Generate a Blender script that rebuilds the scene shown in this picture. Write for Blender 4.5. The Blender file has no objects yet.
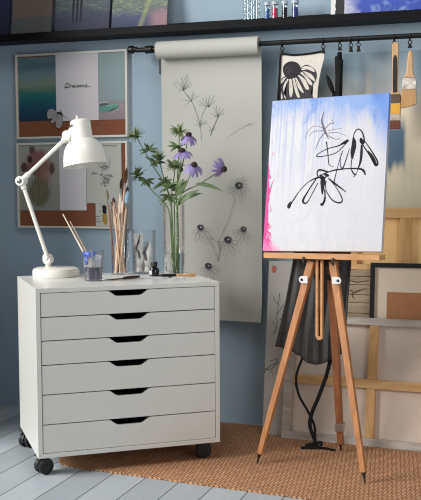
import bpy, bmesh, math, random
from mathutils import Vector as V, Matrix
from math import sin, cos, pi, radians

random.seed(11)
scn = bpy.context.scene
COL = scn.collection

def lin(v):
    v /= 255.0
    return v / 12.92 if v <= 0.04045 else ((v + 0.055) / 1.055) ** 2.4
def rgb(r, g, b): return (lin(r), lin(g), lin(b), 1.0)

# ------------------------------------------------------------------ camera
cam_data = bpy.data.cameras.new('camera')
cam = bpy.data.objects.new('camera', cam_data); COL.objects.link(cam)
cam_data.sensor_fit = 'HORIZONTAL'; cam_data.sensor_width = 36.0
cam_data.lens = 979.3 / 421.0 * 36.0
cam_data.clip_start = 0.05
cam.matrix_world = (Matrix.Translation((0, -3.948, 1.035)) @ Matrix.Rotation(radians(18.7586), 4, 'Z')
                    @ Matrix.Rotation(radians(90 - 4.0585), 4, 'X') @ Matrix.Rotation(radians(-0.333), 4, 'Z'))
scn.camera = cam

# ------------------------------------------------------------------ light
world = bpy.data.worlds.new('daylight'); scn.world = world; world.use_nodes = True
wb = world.node_tree.nodes['Background']
wb.inputs[0].default_value = (0.93, 0.97, 1.0, 1); wb.inputs[1].default_value = 0.11

def area(name, loc, target, sx, sy, power, col=(1, 1, 1)):
    d = bpy.data.lights.new(name, 'AREA'); d.shape = 'RECTANGLE'; d.size = sx; d.size_y = sy
    d.energy = power; d.color = col
    o = bpy.data.objects.new(name, d); COL.objects.link(o); o.location = loc
    o.rotation_euler = (V(target) - V(loc)).to_track_quat('-Z', 'Y').to_euler()
    return o
area('window_daylight', (-4.75, -3.25, 2.6), (-1.3, -0.5, 0.8), 2.5, 1.9, 315, (1.0, 0.985, 0.965))
area('right_fill', (1.9, -2.9, 1.2), (-1.0, -0.1, 0.6), 1.6, 1.4, 33, (1.0, 0.99, 0.98))  # fill lamp added on the right to lift the shaded wall

area('overhead_fill', (-1.1, -1.7, 3.1), (-1.1, -0.6, 0.7), 1.3, 1.0, 16, (1.0, 0.99, 0.97))  # overhead fill added to brighten the drawer unit's top

scn.view_settings.view_transform = 'Standard'; scn.view_settings.look = 'None'
scn.view_settings.gamma = 1.0; scn.view_settings.use_curve_mapping = False
scn.view_settings.exposure = 0.0
scn.cycles.filter_width = 1.1

# ------------------------------------------------------------------ materials
def new_mat(name):
    m = bpy.data.materials.new(name); m.use_nodes = True
    nt = m.node_tree; return m, nt, nt.nodes['Principled BSDF']
class G:
    """small helper for wiring shader nodes"""
    def __init__(s, nt): s.nt = nt; s.N = nt.nodes; s.L = nt.links
    def put(s, sock, v):
        if isinstance(v, bpy.types.NodeSocket): s.L.new(v, sock)
        else: sock.default_value = v
    def math(s, op, a, b=0.0, clamp=False):
        n = s.N.new('ShaderNodeMath'); n.operation = op; n.use_clamp = clamp
        s.put(n.inputs[0], a); s.put(n.inputs[1], b); return n.outputs[0]
    def mix(s, f, a, b):
        n = s.N.new('ShaderNodeMix'); n.data_type = 'RGBA'
        s.put(n.inputs[0], f); s.put(n.inputs[6], a); s.put(n.inputs[7], b); return n.outputs[2]
    def coord(s, kind='Object', scale=(1, 1, 1), rot=(0, 0, 0)):
        t = s.N.new('ShaderNodeTexCoord'); m = s.N.new('ShaderNodeMapping')
        m.inputs['Scale'].default_value = scale; m.inputs['Rotation'].default_value = rot
        s.L.new(t.outputs[kind], m.inputs[0]); return m.outputs[0]
    def noise(s, vec, scale, detail=4, rough=0.55, dist=0.0):
        n = s.N.new('ShaderNodeTexNoise'); s.L.new(vec, n.inputs['Vector'])
        n.inputs['Scale'].default_value = scale; n.inputs['Detail'].default_value = detail
        n.inputs['Roughness'].default_value = rough; n.inputs['Distortion'].default_value = dist
        return n.outputs[0]
    def ramp(s, f, stops):
        n = s.N.new('ShaderNodeValToRGB'); e = n.color_ramp.elements
        while len(e) < len(stops): e.new(0.5)
        for i, (p, c) in enumerate(stops): e[i].position = p; e[i].color = c
        s.put(n.inputs[0], f); return n.outputs[0]
    def step(s, v, lo, hi):
        n = s.N.new('ShaderNodeMapRange'); n.clamp = True
        s.put(n.inputs[0], v); n.inputs[1].default_value = lo; n.inputs[2].default_value = hi
        return n.outputs[0]
    def xyz(s, vec):
        n = s.N.new('ShaderNodeSeparateXYZ'); s.L.new(vec, n.inputs[0]); return n.outputs
    def bump(s, h, strength, dist=0.01):
        n = s.N.new('ShaderNodeBump'); n.inputs['Strength'].default_value = strength
        n.inputs['Distance'].default_value = dist; s.L.new(h, n.inputs['Height']); return n.outputs[0]

def mat(name, c, rough=0.5, metal=0.0, var=0.06, scale=8.0, stretch=(1, 1, 1), bump=0.0, spec=0.5, sub=None):
    m, nt, p = new_mat(name); g = G(nt)
    n = g.noise(g.coord('Object', stretch), scale)
    dark = tuple(x * (1 - var) for x in c[:3]) + (1,); light = tuple(min(1, x * (1 + var)) for x in c[:3]) + (1,)
    g.put(p.inputs['Base Color'], g.ramp(n, [(0.3, dark), (0.7, light)]))
    p.inputs['Roughness'].default_value = rough; p.inputs['Metallic'].default_value = metal
    p.inputs['Specular IOR Level'].default_value = spec
    if bump: g.put(p.inputs['Normal'], g.bump(n, bump))
    return m
def wood(name, c1, c2, grain=(30, 30, 2.0), rough=0.5):
    m, nt, p = new_mat(name); g = G(nt)
    n = g.noise(g.coord('Object', grain), 1.6, 5, 0.6, 0.7)
    g.put(p.inputs['Base Color'], g.ramp(n, [(0.3, c1), (0.68, c2)]))
    p.inputs['Roughness'].default_value = rough; g.put(p.inputs['Normal'], g.bump(n, 0.12, 0.004))
    return m
def glass(name, tint=(1, 1, 1, 1), amount=0.12):
    m, nt, p = new_mat(name); g = G(nt); N = nt.nodes
    N.remove(p); out = N['Material Output']
    tr = N.new('ShaderNodeBsdfTransparent'); gl = N.new('ShaderNodeBsdfGlossy'); gl.inputs['Roughness'].default_value = 0.03
    tr.inputs[0].default_value = tint
    lw = N.new('ShaderNodeLayerWeight'); lw.inputs[0].default_value = 0.25
    f = g.math('ADD', g.math('MULTIPLY', lw.outputs['Fresnel'], 0.42), amount * 0.2, True)
    mx = N.new('ShaderNodeMixShader'); g.put(mx.inputs[0], f)
    nt.links.new(tr.outputs[0], mx.inputs[1]); nt.links.new(gl.outputs[0], mx.inputs[2])
    nt.links.new(mx.outputs[0], out.inputs[0]); return m
def painted(name, stops, wob=0.12, scale=(3, 14, 1), rough=0.6, axis=1, extra=None, bump=0.15):
    """brushy paint: a colour ramp running up the panel (UV), disturbed by stretched noise"""
    m, nt, p = new_mat(name); g = G(nt)
    uv = g.coord('UV'); sc = g.coord('UV', scale)
    n = g.noise(sc, 1.0, 5, 0.6, 0.4)
    x = g.xyz(uv)
    f = g.math('ADD', x[axis], g.math('MULTIPLY', g.math('SUBTRACT', n, 0.5), wob * 2))
    c = g.ramp(f, stops)
    if extra: c = extra(g, c, x, uv)
    g.put(p.inputs['Base Color'], c); p.inputs['Roughness'].default_value = rough
    if bump: g.put(p.inputs['Normal'], g.bump(n, bump, 0.003))
    return m

# ------------------------------------------------------------------ mesh building
def frame(o, ex, up):
    ex = V(ex).normalized(); up = V(up).normalized(); n = ex.cross(up)
    return Matrix(((ex.x, up.x, n.x, o[0]), (ex.y, up.y, n.y, o[1]), (ex.z, up.z, n.z, o[2]), (0, 0, 0, 1)))
def smooth_path(pts, n=6):
    """Catmull-Rom through points of any dimension"""
    pts = [tuple(p) for p in pts]
    if len(pts) < 3: 
        a, b = pts[0], pts[-1]
        return [tuple(a[k] + (b[k] - a[k]) * i / n for k in range(len(a))) for i in range(n + 1)]
    q = [pts[0]] + pts + [pts[-1]]; out = []
    for i in range(1, len(q) - 2):
        for j in range(n):
            t = j / n
            out.append(tuple(0.5 * (2 * q[i][k] + (q[i + 1][k] - q[i - 1][k]) * t
                       + (2 * q[i - 1][k] - 5 * q[i][k] + 4 * q[i + 1][k] - q[i + 2][k]) * t * t
                       + (3 * q[i][k] - q[i - 1][k] - 3 * q[i + 1][k] + q[i + 2][k]) * t ** 3) for k in range(len(q[i]))))
    out.append(pts[-1]); return out

class M:
    def __init__(s):
        s.b = bmesh.new(); s.uv = s.b.loops.layers.uv.new('UVMap'); s.mi = 0
    def face(s, vs, uvs=None, sm=False):
        try: f = s.b.faces.new(vs)
        except ValueError: return None
        f.material_index = s.mi; f.smooth = sm
        if uvs:
            for l, u in zip(f.loops, uvs): l[s.uv].uv = u
        return f
    def box(s, lo, hi, X=None):
        X = X or Matrix()
        v = [s.b.verts.new(X @ V((hi[0] if i & 1 else lo[0], hi[1] if i & 2 else lo[1], hi[2] if i & 4 else lo[2]))) for i in range(8)]
        for q in ((0, 2, 3, 1), (4, 5, 7, 6), (0, 1, 5, 4), (2, 6, 7, 3), (0, 4, 6, 2), (1, 3, 7, 5)): s.face([v[i] for i in q])
        return s
    def panel(s, F, w, h, t):
        """board whose front face lies in frame F's plane, UV 0..1 over the front"""
        v = [s.b.verts.new(F @ V((w if i & 1 else 0, h if i & 2 else 0, -t if i & 4 else 0))) for i in range(8)]
        u = [(1.0 if i & 1 else 0.0, 1.0 if i & 2 else 0.0) for i in range(8)]
        for q in ((0, 1, 3, 2), (4, 6, 7, 5), (0, 4, 5, 1), (2, 3, 7, 6), (0, 2, 6, 4), (1, 5, 7, 3)):
            s.face([v[i] for i in q], [u[i] for i in q])
        return s
    def bar(s, a, b, w, d, side=(1, 0, 0), w2=None, d2=None):
        """rectangular bar from a to b; w along side, d across; may taper"""
        a, b = V(a), V(b); z = (b - a).normalized(); x = (V(side) - z * V(side).dot(z)).normalized(); y = z.cross(x)
        w2 = w if w2 is None else w2; d2 = d if d2 is None else d2
        v = []
        for P, ww, dd in ((a, w, d), (b, w2, d2)):
            for sx, sy in ((-1, -1), (1, -1), (1, 1), (-1, 1)): v.append(s.b.verts.new(P + x * sx * ww / 2 + y * sy * dd / 2))
        for q in ((3, 2, 1, 0), (4, 5, 6, 7), (0, 1, 5, 4), (1, 2, 6, 5), (2, 3, 7, 6), (3, 0, 4, 7)): s.face([v[i] for i in q])
        return s
    def tube(s, pts, r, seg=8, flat=1.0, ref=(0, 0, 1), cap=True):
        pts = [V(p) for p in pts]; n = len(pts)
        rr = r if isinstance(r, (list, tuple)) else [r, r]
        rings = []; px = None
        for i, P in enumerate(pts):
            d = (pts[min(i + 1, n - 1)] - pts[max(i - 1, 0)]).normalized()
            if px is None:
                rf = V(ref) if abs(d.dot(V(ref))) < 0.95 else V((1, 0, 0)); px = (rf - d * rf.dot(d)).normalized()
            else: px = (px - d * px.dot(d)).normalized()
            py = d.cross(px); t = i / max(1, n - 1) * (len(rr) - 1); k = min(int(t), len(rr) - 2); rad = rr[k] + (rr[k + 1] - rr[k]) * (t - k)
            rings.append([s.b.verts.new(P + (px * cos(2 * pi * j / seg) * flat + py * sin(2 * pi * j / seg)) * max(rad, 1e-5)) for j in range(seg)])
        for a, b in zip(rings, rings[1:]):
            for j in range(seg): s.face([a[j], a[(j + 1) % seg], b[(j + 1) % seg], b[j]], sm=True)
        if cap: s.face(rings[0][::-1]); s.face(rings[-1])
        return s
    def lathe(s, prof, X=None, seg=28):
        """profile of (radius, height) turned about X's local z axis"""
        X = X or Matrix(); rings = []
        for r, z in prof:
            if r < 1e-6: rings.append([s.b.verts.new(X @ V((0, 0, z)))])
            else: rings.append([s.b.verts.new(X @ V((r * cos(2 * pi * j / seg), r * sin(2 * pi * j / seg), z))) for j in range(seg)])
        for a, b in zip(rings, rings[1:]):
            for j in range(seg):
                k = (j + 1) % seg
                if len(a) == 1 and len(b) == 1: continue
                if len(a) == 1: s.face([a[0], b[k], b[j]], sm=True)
                elif len(b) == 1: s.face([a[j], a[k], b[0]], sm=True)
                else: s.face([a[j], a[k], b[k], b[j]], sm=True)
        return s
    def prism(s, poly, t, F):
        """2-D outline in frame F, thickness t behind the plane"""
        a = [s.b.verts.new(F @ V((x, y, 0))) for x, y in poly]; b = [s.b.verts.new(F @ V((x, y, -t))) for x, y in poly]
        s.face(a); s.face(b[::-1]); n = len(poly)
        for i in range(n): s.face([a[i], b[i], b[(i + 1) % n], a[(i + 1) % n]])
        return s
    def stroke(s, pts, ws, F, off=0.0006, n=6):
        """brush mark: a flat ribbon lying on frame F's plane"""
        P = smooth_path(pts, n); m = len(P); L = R = None
        for i, (x, y) in enumerate(P):
            x0, y0 = P[max(i - 1, 0)]; x1, y1 = P[min(i + 1, m - 1)]
            dx, dy = x1 - x0, y1 - y0; l = math.hypot(dx, dy) or 1e-9
            t = i / (m - 1) * (len(ws) - 1); k = min(int(t), len(ws) - 2) if len(ws) > 1 else 0
            w = (ws[k] + (ws[k + 1] - ws[k]) * (t - k) if len(ws) > 1 else ws[0]) / 2
            a = s.b.verts.new(F @ V((x - dy / l * w, y + dx / l * w, off))); c = s.b.verts.new(F @ V((x + dy / l * w, y - dx / l * w, off)))
            if L: s.face([R, c, a, L])
            L, R = a, c
        return s
    def blob(s, pts, F, off=0.0006, n=4, closed=True):
        P = smooth_path(list(pts) + [pts[0]], n)[:-1] if closed else pts
        f = s.face([s.b.verts.new(F @ V((x, y, off))) for x, y in P])
        if f: bmesh.ops.triangulate(s.b, faces=[f])
        return s
    def leaf(s, a, tip, w, nrm, sag=0.0, cup=0.0, n=6, tipw=0.0):
        """thin pointed blade from a to tip"""
        a, tip = V(a), V(tip); d = tip - a; side = d.cross(V(nrm)).normalized(); nn = side.cross(d).normalized()
        prev = None
        for i in range(n + 1):
            t = i / n; P = a + d * t + V((0, 0, -sag)) * t * t + nn * (cup * sin(pi * t)); ww = w * (sin(pi * (0.08 + 0.92 * t) ** 0.8) * (1 - tipw) + tipw * (1 - (2 * t - 1) ** 6)) / 2 + 0.0003
            cur = [s.b.verts.new(P - side * ww), s.b.verts.new(P + nn * ww * 0.25), s.b.verts.new(P + side * ww)]
            if prev:
                s.face([prev[0], prev[1], cur[1], cur[0]], sm=True); s.face([prev[1], prev[2], cur[2], cur[1]], sm=True)
            prev = cur
        return s

ORG = {}
def thing(name, label, cat, loc=(0, 0, 0), group=None):
    o = bpy.data.objects.new(name, None); o.empty_display_size = 0.05; COL.objects.link(o); o.location = loc
    ORG[o] = V(loc); o['label'] = label; o['category'] = cat
    if group: o['group'] = group
    return o
def obj(name, m, mats, parent=None, bevel=0.0, solid=0.0, label=None, loc=None, recalc=True):
    b = m.b
    if parent is None and loc is None:
        xs = [v.co for v in b.verts]
        loc = V(((min(p.x for p in xs) + max(p.x for p in xs)) / 2, (min(p.y for p in xs) + max(p.y for p in xs)) / 2, min(p.z for p in xs)))
    org = ORG[parent] if parent is not None else V(loc)
    for v in b.verts: v.co -= org
    if recalc: bmesh.ops.recalc_face_normals(b, faces=b.faces[:])
    me = bpy.data.meshes.new(name); b.to_mesh(me); b.free()
    for x in (mats if isinstance(mats, (list, tuple)) else [mats]): me.materials.append(x)
    if any(p.use_smooth for p in me.polygons): me.set_sharp_from_angle(angle=radians(40))
    o = bpy.data.objects.new(name, me); COL.objects.link(o); ORG[o] = org
    if parent is not None: o.parent = parent
    else: o.location = org
    if bevel:
        d = o.modifiers.new('bevel', 'BEVEL'); d.width = bevel; d.segments = 2; d.limit_method = 'ANGLE'
    if solid:
        d = o.modifiers.new('solidify', 'SOLIDIFY'); d.thickness = solid; d.offset = 0
    if label: o['label'] = label
    return o
def tag(o, label, cat, group=None):
    o['label'] = label; o['category'] = cat
    if group: o['group'] = group
    return o
def struct(name, m, mt, **k):
    o = obj(name, m, mt, **k); o['kind'] = 'structure'; return o
def axis_frame(o, z, ref=(0, 0, 1)):
    """matrix whose local z points along z"""
    z = V(z).normalized(); r = V(ref) if abs(z.dot(V(ref))) < 0.95 else V((1, 0, 0))
    x = (r - z * r.dot(z)).normalized(); y = z.cross(x)
    return Matrix(((x.x, y.x, z.x, o[0]), (x.y, y.y, z.y, o[1]), (x.z, y.z, z.z, o[2]), (0, 0, 0, 1)))
def at(x, y, z): return Matrix.Translation((x, y, z))
WALLF = lambda x, y, z: frame((x, y, z), (1, 0, 0), (0, 0, 1))      # plane parallel to the back wall
# ------------------------------------------------------------------ drawn lines (metres, on their sheets)
INK_ = [((3,6),[(0.3322,0.407),(0.333,0.4281),(0.346,0.4428),(0.3603,0.4344),(0.3692,0.4148),(0.3722,0.3955),(0.3667,0.3881),(0.3583,0.3981),(0.3597,0.4095)]),((3,12,14,13,5),[(0.3299,0.4139),(0.3338,0.3974),(0.3339,0.3782),(0.331,0.3591),(0.3304,0.3343)]),((8,10,6),[(0.3579,0.4058),(0.3643,0.3978),(0.3705,0.3917)]),((4,4,4,7,5,4,3),[(0.3585,0.3962),(0.3765,0.3714),(0.3975,0.342),(0.4197,0.308),(0.4257,0.321),(0.4014,0.3608),(0.3719,0.4003)]),((4,9,9,4),[(0.3868,0.3615),(0.4003,0.3447),(0.413,0.3253),(0.4216,0.308)]),((3,3,5,4),[(0.3294,0.3353),(0.3285,0.2999),(0.3405,0.2795),(0.3495,0.2764)]),((5,8,7,4),[(0.363,0.3845),(0.3645,0.3577),(0.3625,0.3244),(0.3559,0.3009)]),((2,3),[(0.3559,0.3009),(0.3475,0.2774),(0.3382,0.2682)]),((5,4,3,3,4,3,3,3),[(0.3126,0.4032),(0.2767,0.3856),(0.2319,0.3751),(0.1992,0.359),(0.1948,0.3484),(0.2233,0.3492),(0.2682,0.3599),(0.3062,0.3939)]),((4,9,7),[(0.2835,0.3892),(0.2991,0.3961),(0.3126,0.4042)]),((2,4,5,4,6,7,3),[(0.2074,0.277),(0.2422,0.2895),(0.272,0.2962),(0.3186,0.2993),(0.3611,0.2969),(0.3762,0.2888),(0.3838,0.2734)]),((5,6,4,4,5,4),[(0.2412,0.2895),(0.2081,0.2983),(0.1986,0.287),(0.2057,0.2713),(0.2233,0.2669),(0.2439,0.2778)]),((6,13,15,9,4),[(0.2093,0.2789),(0.2213,0.2669),(0.2234,0.2495),(0.2225,0.2303),(0.224,0.2071)]),((6,8,5),[(0.2254,0.2823),(0.2378,0.278),(0.2451,0.2739)]),((6,3,3,4,5),[(0.2057,0.2713),(0.1698,0.2568),(0.1367,0.2256),(0.112,0.1901),(0.0988,0.1689)]),((5,10,11,6),[(0.102,0.1825),(0.0974,0.1728),(0.0948,0.165),(0.0943,0.1572)]),((4,4,7,5,3,3),[(0.1978,0.2677),(0.1698,0.2248),(0.1496,0.1864),(0.1606,0.1756),(0.174,0.1908),(0.204,0.2501)]),((3,4,6,7,4,3),[(0.2261,0.2379),(0.2343,0.204),(0.2292,0.1725),(0.2222,0.1707),(0.2355,0.1848),(0.2331,0.2233)]),((3,3,4,5,4,3,3),[(0.2351,0.2569),(0.2371,0.2232),(0.2635,0.1862),(0.2921,0.1752),(0.3013,0.1883),(0.2791,0.2269),(0.2446,0.2662)]),((4,6,3),[(0.2436,0.2663),(0.2721,0.2443),(0.3136,0.2146)]),((3,2,4),[(0.2929,0.3656),(0.278,0.3132),(0.2658,0.2483)]),((4,3,3,2),[(0.2282,0.4025),(0.2376,0.3486),(0.2436,0.3164),(0.2622,0.308)]),((2,3,4,2),[(0.2874,0.3562),(0.2858,0.3168),(0.2984,0.3048),(0.3183,0.3741)])]
INK_SOFT = [((2,6,10,7,2),[(0.211,0.516),(0.2049,0.482),(0.2148,0.454),(0.222,0.4369),(0.2357,0.4118)]),((2,1),[(0.217,0.4519),(0.1751,0.464),(0.1479,0.4359),(0.144,0.4164)]),((3,2),[(0.2192,0.4498),(0.2364,0.4684),(0.2515,0.4695),(0.2437,0.4816)]),((4,2),[(0.2239,0.4398),(0.2009,0.4136),(0.1869,0.3751)]),((3,1),[(0.2175,0.444),(0.1744,0.4424),(0.1569,0.4256)]),((3,1),[(0.2263,0.4338),(0.2708,0.4343),(0.3058,0.418)]),((2,1),[(0.2297,0.4434),(0.2629,0.4474),(0.2879,0.4499)]),((3,2),[(0.2287,0.4268),(0.2601,0.4106),(0.2802,0.4116)])]
SPRIG = [((2,2),[(0.1882,0.7484),(0.1836,0.8095),(0.1689,0.8567),(0.1542,0.8946),(0.1443,0.9117)]),((2,2),[(0.1785,0.8002),(0.1908,0.8467),(0.209,0.8855)]),((4,3),[(0.2282,0.7664),(0.2403,0.7988),(0.2633,0.8448)]),((1.6,1.2),[(0.1094,0.9569),(0.0954,0.9776),(0.0692,0.9913)]),((1.6,1.2),[(0.1094,0.9569),(0.1029,0.9586),(0.0841,0.9531)]),((1.6,1.2),[(0.1094,0.9569),(0.0995,0.9822),(0.0774,1.0003)]),((1.6,1.2),[(0.1094,0.9569),(0.1107,0.9864),(0.0997,1.0089)]),((1.6,1.2),[(0.1094,0.9569),(0.1167,0.9918),(0.1119,1.0196)]),((1.6,1.2),[(0.1094,0.9569),(0.1233,0.9925),(0.125,1.021)]),((1.6,1.2),[(0.1094,0.9569),(0.1297,0.9787),(0.1379,0.9934)]),((1.6,1.2),[(0.1094,0.9569),(0.1277,0.9718),(0.1337,0.9795)]),((1.4,1.2),[(0.0692,0.9913),(0.0752,0.9741),(0.1094,0.9569)]),((1.4,1.2),[(0.0997,1.0089),(0.1057,0.9918),(0.1094,0.9569)]),((1.4,1.2),[(0.125,1.021),(0.1309,1.0039),(0.1094,0.9569)]),((1.4,1.2),[(0.1379,0.9934),(0.1438,0.9763),(0.1094,0.9569)]),((2,2),[(0.1443,0.9117),(0.1244,0.9377),(0.1094,0.9569)]),((1.8,1.2),[(0.1443,0.9117),(0.1217,0.9162),(0.0989,0.9132)]),((1.8,1.2),[(0.1443,0.9117),(0.1306,0.9051),(0.1169,0.891)]),((1.8,1.2),[(0.1443,0.9117),(0.1329,0.9308),(0.1214,0.9425)]),((1.8,1.2),[(0.1443,0.9117),(0.1519,0.9312),(0.1595,0.9431)]),((1.8,1.2),[(0.1443,0.9117),(0.1619,0.9262),(0.1795,0.9331)]),((1.8,1.2),[(0.1443,0.9117),(0.149,0.9359),(0.1536,0.9526)]),((2.2,1.4),[(0.2229,0.8851),(0.1972,0.898),(0.1793,0.9106)]),((2.2,1.4),[(0.2229,0.8851),(0.2047,0.9043),(0.1944,0.9232)]),((2.2,1.4),[(0.2229,0.8851),(0.2122,0.9078),(0.2093,0.9302)]),((2.2,1.4),[(0.2229,0.8851),(0.2211,0.9112),(0.2272,0.9371)]),((2.2,1.4),[(0.2229,0.8851),(0.232,0.9095),(0.249,0.9335)]),((2.2,1.4),[(0.2229,0.8851),(0.2334,0.8978),(0.2518,0.9102)]),((2.2,1.4),[(0.2229,0.8851),(0.1961,0.8915),(0.1772,0.8976)]),((2,1.4),[(0.2623,0.8449),(0.2416,0.8519),(0.2267,0.8589)]),((2,1.4),[(0.2623,0.8449),(0.25,0.8661),(0.2437,0.8872)]),((2,1.4),[(0.2623,0.8449),(0.2565,0.8683),(0.2566,0.8915)]),((2,1.4),[(0.2623,0.8449),(0.2648,0.8643),(0.2733,0.8836)]),((2,1.4),[(0.2623,0.8449),(0.2732,0.8608),(0.29,0.8766)]),((2,1.4),[(0.2623,0.8449),(0.2736,0.8515),(0.2909,0.858)]),((2,1.4),[(0.2623,0.8449),(0.2504,0.8452),(0.2445,0.8453)]),((1.6,1.2),[(0.1846,0.8094),(0.1706,0.8135),(0.1566,0.8101)]),((1.6,1.2),[(0.1846,0.8094),(0.1727,0.8266),(0.1608,0.8363)]),((1.6,1.2),[(0.1846,0.8094),(0.1917,0.8261),(0.1987,0.8353)]),((1.6,1.2),[(0.1846,0.8094),(0.2007,0.8222),(0.2166,0.8274)]),((1.6,1.2),[(0.1846,0.8094),(0.2026,0.8165),(0.2205,0.8161)]),((1.8,1.2),[(0.2362,0.7877),(0.2205,0.8086)]),((1.8,1.2),[(0.2362,0.7877),(0.2482,0.808)]),((1.8,1.2),[(0.2362,0.7877),(0.2531,0.7948)]),((1.8,1.2),[(0.2362,0.7877),(0.2184,0.7881)])]
SPRIG_FAINT = [((3,2),[(0.3969,0.81),(0.3901,0.8092)]),((3,2),[(0.3969,0.81),(0.4065,0.8135)]),((3,2),[(0.3969,0.81),(0.4142,0.8059)]),((3,2),[(0.3969,0.81),(0.3833,0.8029)]),((1.5,1.2),[(0.3901,0.8065),(0.3561,0.7916),(0.3218,0.771),(0.2972,0.751)]),((1.5,1),[(0.3561,0.7916),(0.3464,0.801)]),((1.5,1),[(0.3366,0.7799),(0.3463,0.7686)]),((1.5,1),[(0.3218,0.771),(0.3091,0.7768)]),((1.5,1),[(0.3658,0.796),(0.3755,0.7884)]),((1.5,1),[(0.3755,0.7994),(0.3678,0.8098)])]
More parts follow.
